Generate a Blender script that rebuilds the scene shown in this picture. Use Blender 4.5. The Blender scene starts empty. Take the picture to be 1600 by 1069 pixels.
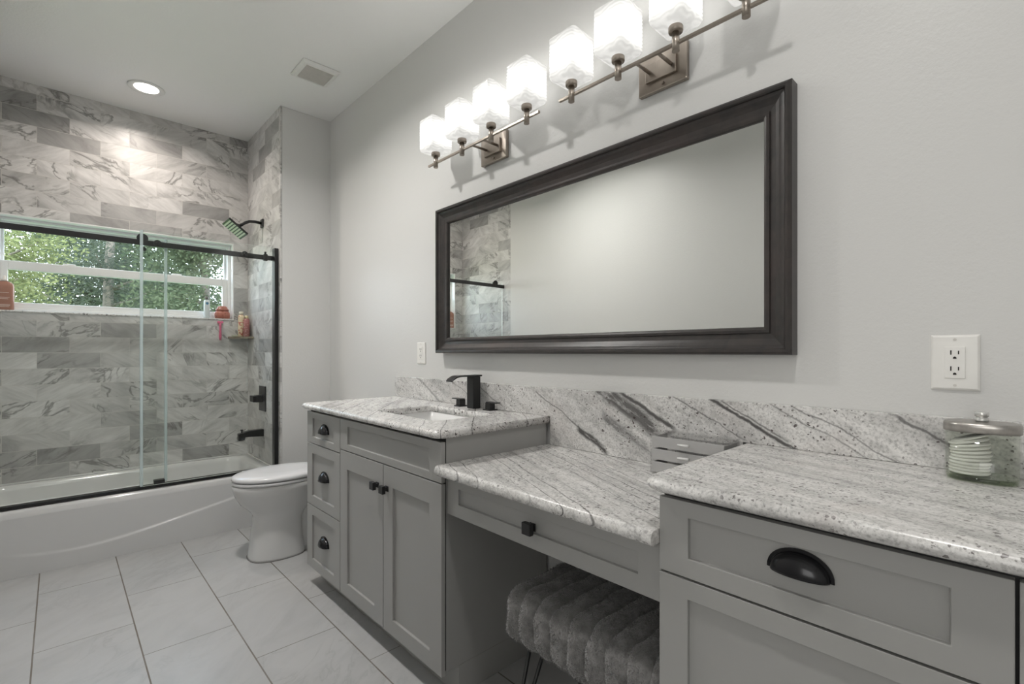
import bpy, bmesh, math, random
from mathutils import Vector, Matrix
R = math.radians
PI = math.pi
sc = bpy.context.scene
col = sc.collection

# ------------------------------------------------------------------ camera
cam_d = bpy.data.cameras.new('camera')
cam = bpy.data.objects.new('camera', cam_d)
col.objects.link(cam)
cam.location = (0, 0, 1.125)
cam.rotation_euler = (R(90), 0, R(-43.12))
cam_d.sensor_width = 36
cam_d.lens = 756.36 / 1600 * 36
cam_d.shift_y = 14.42 / 1600
cam_d.clip_start = 0.02
sc.camera = cam

# ------------------------------------------------------------------ colour management
vs = sc.view_settings
sc.display_settings.display_device = 'sRGB'
vs.view_transform = 'Standard'
vs.look = 'None'
vs.exposure = 0.62
vs.gamma = 1.0
vs.use_curve_mapping = False
sc.cycles.max_bounces = 12
sc.cycles.diffuse_bounces = 6
sc.cycles.glossy_bounces = 5
sc.cycles.transmission_bounces = 8
sc.cycles.transparent_max_bounces = 16
sc.cycles.use_denoising = True
sc.cycles.sample_clamp_indirect = 6.0
sc.cycles.caustics_reflective = False
sc.cycles.caustics_refractive = False

# ------------------------------------------------------------------ world, sun
world = bpy.data.worlds.new('sky')
sc.world = world
world.use_nodes = True
wn = world.node_tree
wn.nodes.clear()
wo = wn.nodes.new('ShaderNodeOutputWorld')
wb = wn.nodes.new('ShaderNodeBackground')
wt = wn.nodes.new('ShaderNodeTexCoord')
wsx = wn.nodes.new('ShaderNodeSeparateXYZ')
wr = wn.nodes.new('ShaderNodeValToRGB')
wn.links.new(wt.outputs['Generated'], wsx.inputs[0])
wn.links.new(wsx.outputs['Z'], wr.inputs[0])
wr.color_ramp.elements[0].position = 0.0
wr.color_ramp.elements[0].color = (0.92, 0.95, 1.0, 1)
wr.color_ramp.elements[1].position = 0.6
wr.color_ramp.elements[1].color = (0.55, 0.72, 0.98, 1)
wn.links.new(wr.outputs[0], wb.inputs[0])
wb.inputs[1].default_value = 4.6
wn.links.new(wb.outputs[0], wo.inputs[0])

sun_d = bpy.data.lights.new('sun', 'SUN')
sun_d.energy = 3.4
sun_d.angle = R(1.0)
sun_d.color = (1.0, 0.95, 0.85)
sun = bpy.data.objects.new('sun', sun_d)
col.objects.link(sun)
sun.location = (-4, -8, 12)
sun.rotation_euler = Vector((0.45, 0.62, -0.85)).to_track_quat('-Z', 'Y').to_euler()

CEIL_W = 8.3      # power of the tub downlight and the two added fill downlights
VAN_W = 0.27        # power of each vanity bulb
SHADE_E = 0.70      # glow of the vanity glass

# soft fill panel added behind the camera; no window is built there
bl_d = bpy.data.lights.new('fill_side', 'AREA')
bl_d.shape = 'RECTANGLE'; bl_d.size = 1.5; bl_d.size_y = 1.4
bl_d.energy = 15.0
bl_d.color = (1.0, 0.99, 0.965)
bl = bpy.data.objects.new('fill_side', bl_d)
col.objects.link(bl)
bl.location = (-2.42, -0.45, 1.55)
bl.rotation_euler = (R(90), 0, R(-90))

# ------------------------------------------------------------------ node helper
class NT:
    def __init__(s, name):
        s.m = bpy.data.materials.new(name)
        s.m.use_nodes = True
        s.t = s.m.node_tree
        s.t.nodes.clear()
        s.out = s.n('OutputMaterial')
    def n(s, typ, **kw):
        nd = s.t.nodes.new('ShaderNode' + typ)
        for k, v in kw.items():
            setattr(nd, k, v)
        return nd
    def put(s, sock, v):
        if isinstance(v, bpy.types.NodeSocket):
            s.t.links.new(v, sock)
        elif v is not None:
            if sock.type == 'RGBA' and len(v) == 3:
                v = (*v, 1)
            sock.default_value = v
    def math(s, op, a, b=None, c=None, clamp=False):
        nd = s.n('Math', operation=op, use_clamp=clamp)
        s.put(nd.inputs[0], a)
        if b is not None: s.put(nd.inputs[1], b)
        if c is not None: s.put(nd.inputs[2], c)
        return nd.outputs[0]
    def pos(s):
        return s.n('NewGeometry').outputs['Position']
    def sep(s, v):
        nd = s.n('SeparateXYZ'); s.put(nd.inputs[0], v)
        return nd.outputs
    def comb(s, x=0.0, y=0.0, z=0.0):
        nd = s.n('CombineXYZ')
        for i, v in enumerate((x, y, z)): s.put(nd.inputs[i], v)
        return nd.outputs[0]
    def vmath(s, op, a, b):
        nd = s.n('VectorMath', operation=op)
        s.put(nd.inputs[0], a); s.put(nd.inputs[1], b)
        return nd.outputs[0]
    def mapping(s, v, rot=(0, 0, 0), scale=(1, 1, 1), loc=(0, 0, 0)):
        nd = s.n('Mapping')
        s.put(nd.inputs['Vector'], v)
        nd.inputs['Rotation'].default_value = rot
        nd.inputs['Scale'].default_value = scale
        nd.inputs['Location'].default_value = loc
        return nd.outputs[0]
    def rotscale(s, v, rot, scale):
        return s.mapping(s.mapping(v, rot), (0, 0, 0), scale)
    def noise(s, v, scale=5.0, detail=4.0, rough=0.5, dist=0.0):
        nd = s.n('TexNoise')
        s.put(nd.inputs['Vector'], v)
        nd.inputs['Scale'].default_value = scale
        nd.inputs['Detail'].default_value = detail
        nd.inputs['Roughness'].default_value = rough
        nd.inputs['Distortion'].default_value = dist
        return nd.outputs[0]
    def white(s, v):
        nd = s.n('TexWhiteNoise', noise_dimensions='3D')
        s.put(nd.inputs['Vector'], v)
        return nd.outputs
    def voronoi(s, v, scale, rnd=1.0):
        nd = s.n('TexVoronoi')
        s.put(nd.inputs['Vector'], v)
        nd.inputs['Scale'].default_value = scale
        nd.inputs['Randomness'].default_value = rnd
        return nd.outputs
    def ramp(s, f, stops, interp='LINEAR'):
        nd = s.n('ValToRGB')
        cr = nd.color_ramp
        cr.interpolation = interp
        while len(cr.elements) < len(stops): cr.elements.new(0.5)
        for e, (p, c) in zip(cr.elements, stops):
            e.position = p
            e.color = (c, c, c, 1) if isinstance(c, (int, float)) else (*c, 1)
        s.put(nd.inputs[0], f)
        return nd.outputs[0]
    def mix(s, f, a, b, blend='MIX'):
        nd = s.n('Mix', data_type='RGBA', blend_type=blend)
        s.put(nd.inputs[0], f); s.put(nd.inputs[6], a); s.put(nd.inputs[7], b)
        return nd.outputs[2]
    def bump(s, h, strength=0.2, dist=0.01):
        nd = s.n('Bump')
        s.put(nd.inputs['Height'], h)
        nd.inputs['Strength'].default_value = strength
        nd.inputs['Distance'].default_value = dist
        return nd.outputs[0]
    def pbsdf(s, color, rough=0.5, metal=0.0, normal=None, **kw):
        p = s.n('BsdfPrincipled')
        s.put(p.inputs['Base Color'], color)
        s.put(p.inputs['Roughness'], rough)
        s.put(p.inputs['Metallic'], metal)
        if normal is not None: s.put(p.inputs['Normal'], normal)
        for k, v in kw.items(): s.put(p.inputs[k.replace('_', ' ')], v)
        return p.outputs[0]
    def done(s, shader):
        s.t.links.new(shader, s.out.inputs[0])
        return s.m

def plain(name, color, rough=0.5, metal=0.0, grain=0.03, gscale=40.0, bump=0.0, **kw):
    t = NT(name)
    n = t.noise(t.pos(), gscale, 3)
    c = t.mix(t.ramp(n, [(0.3, 0.0), (0.7, 1.0)]), tuple(x * (1 - grain) for x in color), tuple(min(1, x * (1 + grain)) for x in color))
    nm = t.bump(n, bump, 0.002) if bump else None
    return t.done(t.pbsdf(c, rough, metal, nm, **kw))

# ------------------------------------------------------------------ materials
def mat_paint(name, color):
    t = NT(name)
    p = t.pos()
    n = t.noise(p, 95, 3, 0.6)
    n2 = t.noise(p, 1.2, 2)
    c = t.mix(n2, tuple(x * 0.985 for x in color), color)
    return t.done(t.pbsdf(c, 0.42, normal=t.bump(n, 0.22, 0.003), Specular_IOR_Level=0.35))

M = {}
M['wall'] = mat_paint('wall paint', (0.665, 0.663, 0.651))
M['ceiling'] = mat_paint('ceiling paint', (0.85, 0.85, 0.84))

def mat_tile(name, axis, u0):
    t = NT(name)
    p = t.pos()
    x, y, z = t.sep(p)
    u = x if axis == 'x' else y
    TW, TH, G = 0.2955, 0.0979, 0.0026
    rz = t.math('DIVIDE', t.math('SUBTRACT', 2.683 + 0.0979 * 40, z), TH)
    row = t.math('FLOOR', rz)
    fz = t.math('FRACT', rz)
    odd = t.math('MODULO', row, 2.0)
    ru = t.math('ADD', t.math('DIVIDE', t.math('SUBTRACT', u, u0 - TW * 40), TW), t.math('MULTIPLY', odd, 0.5))
    cu = t.math('FLOOR', ru)
    fu = t.math('FRACT', ru)
    def edge(f, size):
        d = t.math('MINIMUM', f, t.math('SUBTRACT', 1.0, f))
        return t.math('LESS_THAN', t.math('MULTIPLY', d, size), G / 2)
    grout = t.math('MAXIMUM', edge(fu, TW), edge(fz, TH))
    w = t.white(t.comb(cu, row, 3.7))
    rnd, rcol = w[0], w[1]
    w2 = t.white(t.comb(cu, row, 9.1))
    off = t.vmath('MULTIPLY', rcol, (37.0, 37.0, 37.0))
    flip = t.math('SUBTRACT', t.math('MULTIPLY', t.math('GREATER_THAN', w2[0], 0.35), 2.0), 1.0)
    loc = t.comb(t.math('MULTIPLY', u, flip), z, 0.0)
    loc = t.vmath('ADD', loc, off)
    st = t.rotscale(loc, (0, 0, R(33)), (2.4, 6.0, 1.0))
    cloud = t.noise(st, 1.6, 7, 0.62, 0.6)
    fine = t.noise(t.rotscale(loc, (0, 0, R(30)), (5, 40, 1)), 1.6, 5, 0.6, 0.4)
    vn = t.noise(t.rotscale(loc, (0, 0, R(38)), (2.2, 4.4, 1.0)), 1.5, 6, 0.55, 1.1)
    vd = t.math('ABSOLUTE', t.math('SUBTRACT', vn, 0.5))
    vein = t.ramp(vd, [(0.0, 1.0), (0.012, 0.75), (0.035, 0.0)])
    vmask = t.ramp(t.noise(loc, 3.2, 2), [(0.47, 0.0), (0.6, 1.0)])
    vein = t.math('MULTIPLY', vein, vmask)
    tone = t.ramp(rnd, [(0.0, (0.68, 0.672, 0.66)), (0.5, (0.60, 0.593, 0.58)), (0.78, (0.50, 0.494, 0.483)), (0.93, (0.38, 0.375, 0.367)), (1.0, (0.31, 0.306, 0.30))])
    shade = t.ramp(cloud, [(0.26, 0.58), (0.46, 0.92), (0.7, 1.15)])
    c = t.mix(1.0, tone, shade, 'MULTIPLY')
    c = t.mix(t.ramp(fine, [(0.45, 0.0), (0.75, 0.30)]), c, (0.24, 0.235, 0.225))
    c = t.mix(t.math('MULTIPLY', vein, 0.78), c, (0.14, 0.135, 0.128))
    c = t.mix(grout, c, (0.56, 0.545, 0.52))
    h = t.math('SUBTRACT', 1.0, grout)
    return t.done(t.pbsdf(c, t.math('ADD', t.math('MULTIPLY', grout, 0.5), 0.33), normal=t.bump(h, 0.5, 0.0012)))

M['tile_x'] = mat_tile('marble subway tile', 'x', -0.097)
M['tile_y'] = mat_tile('marble subway tile side', 'y', 3.685)

def mat_floor():
    t = NT('porcelain floor tile')
    p = t.pos()
    x, y, z = t.sep(p)
    TX, TY, G = 0.2985, 0.5955, 0.0050
    rx = t.math('DIVIDE', t.math('SUBTRACT', x, -0.0705 - TX * 20), TX)
    cx = t.math('FLOOR', rx); fx = t.math('FRACT', rx)
    odd = t.math('MODULO', cx, 2.0)
    ry = t.math('ADD', t.math('DIVIDE', t.math('SUBTRACT', y, 3.125 - TY * 20), TY), t.math('MULTIPLY', odd, 0.492))
    cy = t.math('FLOOR', ry); fy = t.math('FRACT', ry)
    def edge(f, size, g):
        d = t.math('MINIMUM', f, t.math('SUBTRACT', 1.0, f))
        return t.math('LESS_THAN', t.math('MULTIPLY', d, size), g / 2)
    grout = t.math('MAXIMUM', edge(fx, TX, G), edge(fy, TY, G * 0.62))
    w = t.white(t.comb(cx, cy, 1.3))
    off = t.vmath('MULTIPLY', w[1], (23.0, 23.0, 23.0))
    loc = t.vmath('ADD', t.comb(x, y, 0.0), off)
    cl = t.noise(t.rotscale(loc, (0, 0, R(-38)), (2.0, 4.5, 1)), 1.5, 7, 0.6, 1.0)
    vn = t.noise(t.rotscale(loc, (0, 0, R(-40)), (1.6, 3.4, 1)), 2.2, 7, 0.55, 1.4)
    vein = t.ramp(t.math('ABSOLUTE', t.math('SUBTRACT', vn, 0.5)), [(0.0, 0.75), (0.02, 0.3), (0.06, 0.0)])
    vein = t.math('MULTIPLY', vein, t.ramp(t.noise(loc, 2.6, 2), [(0.48, 0.0), (0.62, 1.0)]))
    c = t.ramp(cl, [(0.3, (0.385, 0.384, 0.382)), (0.6, (0.44, 0.44, 0.438))])
    c = t.mix(t.math('MULTIPLY', vein, 0.55), c, (0.30, 0.298, 0.294))
    gn = t.noise(p, 6, 3)
    c = t.mix(grout, c, t.ramp(gn, [(0.35, (0.15, 0.13, 0.11)), (0.65, (0.22, 0.205, 0.185))]))
    return t.done(t.pbsdf(c, t.math('ADD', t.math('MULTIPLY', grout, 0.5), 0.30), normal=t.bump(t.math('SUBTRACT', 1.0, grout), 0.4, 0.0015)))
M['floor'] = mat_floor()

SPLASH = [(0.594, 0.0055, 0.9, 0.36, 0.74), (0.605, 0.0028, 0.6, 0.42, 0.62), (0.541, 0.0025, 0.55, 0.52, 0.80), (0.775, 0.003, 0.7, 0.05, 0.22), (0.255, 0.003, 0.55, 1.02, 1.36),
          (0.420, 0.034, 0.8, 0.78, 1.06), (0.247, 0.013, 0.95, 0.98, 1.13), (0.455, 0.007, 0.85, 0.72, 1.00), (0.345, 0.016, 0.6, 0.82, 1.02), (0.69, 0.0022, 0.5, 0.15, 0.44), (0.665, 0.0022, 0.45, 0.2, 0.5), (0.10, 0.003, 0.45, 1.5, 1.75), (0.02, 0.0025, 0.4, 1.6, 2.1), (-0.12, 0.006, 0.4, 1.9, 2.4)]
def mat_granite(name, rot, vein_amt=1.0, speck=1.0, stretch=9.0, offs=(0, 0, 0), base=1.0, veins=(), sps=1.0, lines=0.0):
    """pale river granite: streaks run along the rotated x axis"""
    t = NT(name)
    p = t.pos()
    q = t.mapping(p, rot, (1, 1, 1), offs)
    qs = t.mapping(q, (0, 0, 0), (1.0, stretch, stretch))
    wob = t.noise(q, 5.0, 3)
    cl = t.noise(qs, 2.2, 7, 0.6, 0.5)
    base_c = t.ramp(cl, [(0.25, (0.36 * base, 0.354 * base, 0.347 * base)), (0.45, (0.60 * base, 0.592 * base, 0.58 * base)), (0.62, (0.71 * base, 0.70 * base, 0.686 * base)), (0.8, (0.75 * base, 0.74 * base, 0.725 * base))])
    # fine crystalline mottling
    gr = t.noise(p, 170, 4, 0.65)
    c = t.mix(1.0, base_c, t.ramp(gr, [(0.34, 0.68), (0.5, 1.05), (0.68, 1.14)]), 'MULTIPLY')
    c = t.mix(1.0, c, t.ramp(t.noise(t.mapping(q, (0, 0, 0), (1.0, 2.2, 2.2)), 26, 4, 0.65), [(0.33, 0.80), (0.52, 1.03), (0.7, 1.08)]), 'MULTIPLY')
    # warm blush
    bl = t.noise(p, 7, 2)
    c = t.mix(t.ramp(bl, [(0.55, 0.0), (0.8, 0.4)]), c, (0.60, 0.545, 0.52))
    # long veins
    vq = t.mapping(q, (0, 0, 0), (0.8, 7.5, 7.5))
    vn = t.noise(vq, 1.9, 5, 0.55, 0.9)
    vein = t.ramp(t.math('ABSOLUTE', t.math('SUBTRACT', vn, 0.47)), [(0.0, 1.0), (0.010, 0.7), (0.03, 0.0)])
    vbreak = t.ramp(t.noise(q, 9, 4, 0.7), [(0.38, 0.0), (0.58, 1.0)])
    vein = t.math('MULTIPLY', vein, vbreak)
    c = t.mix(t.math('MULTIPLY', vein, 0.75 * vein_amt, clamp=True), c, (0.15, 0.145, 0.14))
    # broad dark smoke
    sm = t.noise(t.mapping(q, (0, 0, 0), (0.9, 4.5, 4.5)), 1.7, 6, 0.65, 0.5)
    smk = t.math('MULTIPLY', t.ramp(sm, [(0.60, 0.0), (0.78, 1.0)]), t.ramp(gr, [(0.35, 1.0), (0.65, 0.25)]))
    c = t.mix(t.math('MULTIPLY', smk, 0.7 * vein_amt, clamp=True), c, (0.17, 0.165, 0.16))
    # the slab's own named veins: lines across the height, each over its own stretch of the wall
    if veins:
        x_, y_, z_ = t.sep(p)
        wob2 = t.math('MULTIPLY', t.math('SUBTRACT', t.noise(p, 9, 4, 0.6), 0.5), 0.035)
        tt = t.math('ADD', t.math('SUBTRACT', t.math('MULTIPLY', z_, 0.891), t.math('MULTIPLY', y_, 0.454)), wob2)
        brk = t.ramp(t.noise(t.mapping(q, (0, 0, 0), (1, 5, 5)), 14, 5, 0.7), [(0.28, 0.0), (0.50, 1.0)])
        for t0, w_, st_, ya, yb in veins:
            d_ = t.math('DIVIDE', t.math('ABSOLUTE', t.math('SUBTRACT', tt, t0)), w_ * 1.25)
            m_ = t.ramp(d_, [(0.35, 1.0), (1.0, 0.0)])
            mid_, half_ = (ya + yb) / 2, (yb - ya) / 2
            e_ = t.ramp(t.math('DIVIDE', t.math('ABSOLUTE', t.math('SUBTRACT', y_, mid_)), half_), [(0.75, 1.0), (1.0, 0.0)])
            m_ = t.math('MULTIPLY', t.math('MULTIPLY', m_, e_), brk if w_ > 0.008 else t.ramp(brk, [(0.0, 0.35), (0.5, 1.0)]))
            c = t.mix(t.math('MULTIPLY', m_, min(1.0, st_ * 1.15), clamp=True), c, (0.095, 0.092, 0.09))
    # thin dark seams, one or none in each band across the streak direction
    if lines:
        qy = t.math('ADD', t.sep(q)[1], t.math('MULTIPLY', t.math('SUBTRACT', t.noise(q, 7, 4, 0.6), 0.5), 0.028))
        qf = t.math('MULTIPLY', qy, lines)
        cell = t.math('FLOOR', qf)
        wn_ = t.white(t.comb(cell, 4.4, 0.0))[1]
        r1, r2, r3 = t.sep(wn_)
        dd = t.math('DIVIDE', t.math('ABSOLUTE', t.math('SUBTRACT', t.math('FRACT', qf), t.math('ADD', 0.15, t.math('MULTIPLY', r1, 0.7)))), lines)
        ln = t.ramp(t.math('DIVIDE', dd, t.math('ADD', 0.0013, t.math('MULTIPLY', r3, 0.0016))), [(0.3, 1.0), (1.0, 0.0)])
        ln = t.math('MULTIPLY', t.math('MULTIPLY', ln, t.ramp(r2, [(0.1, 0.1), (0.5, 1.0)])), t.ramp(t.noise(q, 22, 4, 0.7), [(0.34, 0.15), (0.52, 1.0)]))
        c = t.mix(t.math('MULTIPLY', ln, 0.95, clamp=True), c, (0.09, 0.087, 0.085))
    # garnet specks
    for sc_, th, keep, dark in ((a_ * sps, b_, c_, d_2) for a_, b_, c_, d_2 in ((58.0, 0.30, 0.72, (0.050, 0.034, 0.034)), (115.0, 0.29, 0.66, (0.09, 0.075, 0.072)))):
        wv_ = t.n('TexNoise'); t.put(wv_.inputs['Vector'], p); wv_.inputs['Scale'].default_value = sc_ * 1.3; wv_.inputs['Detail'].default_value = 3
        jit = t.vmath('MULTIPLY', wv_.outputs['Color'], (0.9 / sc_, 0.9 / sc_, 0.9 / sc_))
        v = t.voronoi(t.vmath('ADD', t.vmath('ADD', p, jit), t.comb(0.0, 0.0, sc_)), sc_)
        near = t.math('LESS_THAN', v['Distance'], th)
        pick = t.math('GREATER_THAN', t.sep(v['Color'])[0], keep)
        zone = t.ramp(t.noise(p, 6.5, 3), [(0.38, 0.0), (0.52, 1.0)])
        m = t.math('MULTIPLY', t.math('MULTIPLY', near, pick), zone)
        c = t.mix(t.math('MULTIPLY', m, 0.88 * speck, clamp=True), c, dark)
    return t.done(t.pbsdf(c, 0.27))

M['granite_left'] = mat_granite('pale granite', (0, 0, R(-50)), 0.3, 1.0, 6.0, (1.3, 0.2, 0), 1.0, (), 1.1, 11.0)
M['granite_desk'] = mat_granite('streaked granite', (0, 0, R(-66)), 0.35, 0.7, 8.0, (0.4, 2.2, 0), 1.0, (), 1.25, 24.0)
M['granite_right'] = mat_granite('fine granite', (0, 0, R(-76)), 0.22, 0.8, 10.0, (2.1, 0.9, 0), 1.0, (), 1.45)
M['granite_splash'] = mat_granite('veined granite', (R(-28), 0, R(-90)), 0.35, 1.0, 6.0, (0.1, 0.35, 0.2), 0.95, SPLASH)

def mat_cabinet():
    t = NT('grey cabinet paint')
    p = t.pos()
    n = t.noise(t.mapping(p, (0, 0, 0), (1, 1, 0.06)), 160, 3)
    n2 = t.noise(p, 5, 3)
    c = t.mix(n2, (0.325, 0.323, 0.313), (0.348, 0.346, 0.335))
    return t.done(t.pbsdf(c, 0.42, normal=t.bump(n, 0.06, 0.002), Specular_IOR_Level=0.4))
M['cabinet'] = mat_cabinet()
M['cabinet_dark'] = plain('dark carcass and gap shade', (0.03, 0.03, 0.03), 0.7)  # near-black for the desk carcass and for shade painted into cabinet gaps
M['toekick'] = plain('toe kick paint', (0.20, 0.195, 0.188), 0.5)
M['black'] = plain('matte black metal', (0.012, 0.012, 0.013), 0.32, 0.0, 0.1, 60)
M['black_gloss'] = plain('gloss black metal', (0.012, 0.012, 0.014), 0.20, 0.3, 0.1, 60)
M['white_acrylic'] = plain('white tub acrylic', (0.60, 0.60, 0.597), 0.14, 0.0, 0.01, 5)
M['china'] = plain('white vitreous china', (0.60, 0.60, 0.595), 0.08, 0.0, 0.01, 5)
M['sink_china'] = plain('white sink china', (0.84, 0.84, 0.835), 0.1, 0.0, 0.01, 5)
M['lid_plastic'] = plain('white lid plastic', (0.66, 0.66, 0.67), 0.22, 0.0, 0.01, 5)
M['vinyl'] = plain('white window vinyl', (0.80, 0.80, 0.80), 0.35, 0.0, 0.02, 10)
M['plastic'] = plain('white plastic', (0.80, 0.79, 0.76), 0.3, 0.0, 0.02, 30)
M['hole'] = plain('dark slot', (0.02, 0.018, 0.016), 0.8)
M['vent'] = plain('vent plastic', (0.62, 0.60, 0.565), 0.5)
M['vent_frame'] = plain('vent frame', (0.74, 0.74, 0.72), 0.5)

def mat_nickel():
    t = NT('brushed nickel')
    p = t.pos()
    n = t.noise(t.mapping(p, (0, 0, 0), (60, 60, 900)), 1.0, 2)
    n2 = t.noise(p, 18, 3)
    c = t.mix(n2, (0.30, 0.26, 0.225), (0.44, 0.39, 0.34))
    return t.done(t.pbsdf(c, t.math('ADD', t.math('MULTIPLY', n, 0.14), 0.27), 1.0))
M['nickel'] = mat_nickel()
M['chrome'] = plain('chrome lid', (0.47, 0.45, 0.425), 0.34, 1.0, 0.12, 90)

def mat_shade():
    t = NT('lit rippled glass')
    tc = t.n('TexCoord').outputs['Object']
    x, y, z = t.sep(tc)
    # the bulb's hot spot fades towards the rims of the glass; wavy moulded ripples
    d = t.n('VectorMath', operation='LENGTH'); t.put(d.inputs[0], t.vmath('MULTIPLY', tc, (0.6, 0.6, 1.0)))
    e = t.ramp(d.outputs['Value'], [(0.042, 1.0), (0.076, 0.46)])
    # moulded ripples: thinner and thicker glass
    wv = t.math('SINE', t.math('ADD', t.math('MULTIPLY', z, 560.0), t.math('MULTIPLY', t.noise(t.mapping(tc, (0, 0, 0), (1, 1, 0.3)), 16, 2), 26.0)))
    e = t.math('MULTIPLY', e, t.math('ADD', 0.84, t.math('MULTIPLY', wv, 0.20)))
    em = t.n('Emission')
    t.put(em.inputs[0], (1.0, 0.985, 0.955, 1))
    t.put(em.inputs[1], t.math('MULTIPLY', e, SHADE_E))
    b = t.pbsdf((0.55, 0.55, 0.54), 0.12)
    ad = t.n('AddShader')
    t.t.links.new(em.outputs[0], ad.inputs[0]); t.t.links.new(b, ad.inputs[1])
    tr = t.n('BsdfTransparent'); t.put(tr.inputs[0], (1, 1, 1, 1))
    mx = t.n('MixShader'); t.put(mx.inputs[0], 0.2)
    t.t.links.new(ad.outputs[0], mx.inputs[1]); t.t.links.new(tr.outputs[0], mx.inputs[2])
    return t.done(mx.outputs[0])
M['shade'] = mat_shade()

def mat_emit(name, c, s):
    t = NT(name)
    e = t.n('Emission'); t.put(e.inputs[0], c); t.put(e.inputs[1], s)
    return t.done(e.outputs[0])
M['lens'] = mat_emit('lit lens', (1.0, 0.95, 0.88), 3.0)

def mat_frame():
    t = NT('dark stained wood')
    p = t.pos()
    n = t.noise(t.mapping(p, (0, 0, 0), (3, 3, 3)), 8, 5, 0.6, 0.8)
    n2 = t.noise(p, 3.1, 2)
    c = t.mix(t.ramp(n, [(0.3, 0.0), (0.7, 1.0)]), (0.022, 0.0205, 0.020), (0.044, 0.036, 0.033))
    c = t.mix(t.ramp(n2, [(0.5, 0.0), (0.75, 0.6)]), c, (0.055, 0.036, 0.032))
    return t.done(t.pbsdf(c, 0.36, normal=t.bump(n, 0.1, 0.003)))
M['frame'] = mat_frame()

def mat_mirror():
    t = NT('mirror glass')
    g = t.n('BsdfGlossy')
    t.put(g.inputs['Color'], (0.90, 0.915, 0.895, 1))
    t.put(g.inputs['Roughness'], 0.0)
    return t.done(g.outputs[0])
M['mirror'] = mat_mirror()

def mat_glass(name, tint, refl=1.0):
    """thin sheet: see-through tint plus Fresnel reflection"""
    t = NT(name)
    fr = t.n('Fresnel'); fr.inputs['IOR'].default_value = 1.45
    tr = t.n('BsdfTransparent'); t.put(tr.inputs[0], (*tint, 1))
    gl = t.n('BsdfGlossy'); t.put(gl.inputs['Roughness'], 0.0); t.put(gl.inputs['Color'], (1, 1, 1, 1))
    mx = t.n('MixShader')
    geo = t.n('NewGeometry')
    f = t.math('MULTIPLY', fr.outputs[0], t.math('SUBTRACT', refl, t.math('MULTIPLY', geo.outputs['Backfacing'], refl)))
    t.put(mx.inputs[0], f)
    t.t.links.new(tr.outputs[0], mx.inputs[1]); t.t.links.new(gl.outputs[0], mx.inputs[2])
    return t.done(mx.outputs[0])
M['glass'] = mat_glass('shower glass', (0.962, 0.976, 0.966))
M['pane'] = mat_glass('window glass', (0.97, 0.985, 0.975))
M['acrylic'] = mat_glass('clear acrylic', (0.93, 0.93, 0.93), 1.0)
M['jar_glass'] = mat_glass('green tinted glass', (0.953, 0.963, 0.944), 1.0)
M['jar_base'] = mat_glass('thick green glass', (0.80, 0.84, 0.76), 1.0)

def mat_edge():
    t = NT('polished glass edge')
    return t.done(t.pbsdf((0.80, 0.86, 0.84), 0.15))
M['glass_edge'] = mat_edge()

def mat_fur():
    t = NT('grey faux fur')
    p = t.pos()
    n = t.noise(p, 34, 5, 0.65)
    n2 = t.noise(p, 240, 2)
    c = t.mix(t.ramp(n, [(0.35, 0.0), (0.68, 1.0)]), (0.12, 0.117, 0.115), (0.24, 0.236, 0.232))
    h = t.math('ADD', t.math('MULTIPLY', n, 0.6), t.math('MULTIPLY', n2, 0.4))
    return t.done(t.pbsdf(c, 0.95, normal=t.bump(h, 0.9, 0.006), Sheen_Weight=0.6, Sheen_Roughness=0.5, Specular_IOR_Level=0.1))
M['fur'] = mat_fur()
M['fur_hair'] = plain('fur strands', (0.20, 0.197, 0.193), 0.9, 0, 0.35, 40, Specular_IOR_Level=0.1)

def mat_cotton():
    t = NT('cotton')
    n = t.noise(t.pos(), 300, 3)
    return t.done(t.pbsdf((0.86, 0.86, 0.83), 0.95, normal=t.bump(n, 0.4, 0.002)))
M['cotton'] = mat_cotton()

def mat_leaf(name, c1, c2):
    t = NT(name)
    n = t.noise(t.pos(), 1.7, 4)
    n2 = t.white(t.vmath('SNAP', t.pos(), (0.2, 0.2, 0.2)))[0]
    c = t.mix(t.ramp(n, [(0.35, 0.0), (0.65, 1.0)]), c1, c2)
    c = t.mix(t.math('MULTIPLY', n2, 0.35), c, tuple(x * 0.5 for x in c1))
    d = t.n('BsdfDiffuse'); t.put(d.inputs[0], c)
    tl = t.n('BsdfTranslucent'); t.put(tl.inputs[0], c)
    mx = t.n('MixShader'); t.put(mx.inputs[0], 0.4)
    t.t.links.new(d.outputs[0], mx.inputs[1]); t.t.links.new(tl.outputs[0], mx.inputs[2])
    return t.done(mx.outputs[0])
M['leaf_lime'] = mat_leaf('lime leaves', (0.12, 0.145, 0.055), (0.30, 0.31, 0.15))
M['leaf_mid'] = mat_leaf('mid green leaves', (0.075, 0.10, 0.06), (0.175, 0.20, 0.12))
M['leaf_grey'] = mat_leaf('grey green needles', (0.06, 0.075, 0.06), (0.145, 0.165, 0.125))
M['bark'] = plain('bark', (0.17, 0.145, 0.12), 0.9, 0, 0.4, 9)
M['grass'] = plain('lawn', (0.12, 0.19, 0.05), 0.95, 0, 0.4, 6)

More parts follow.
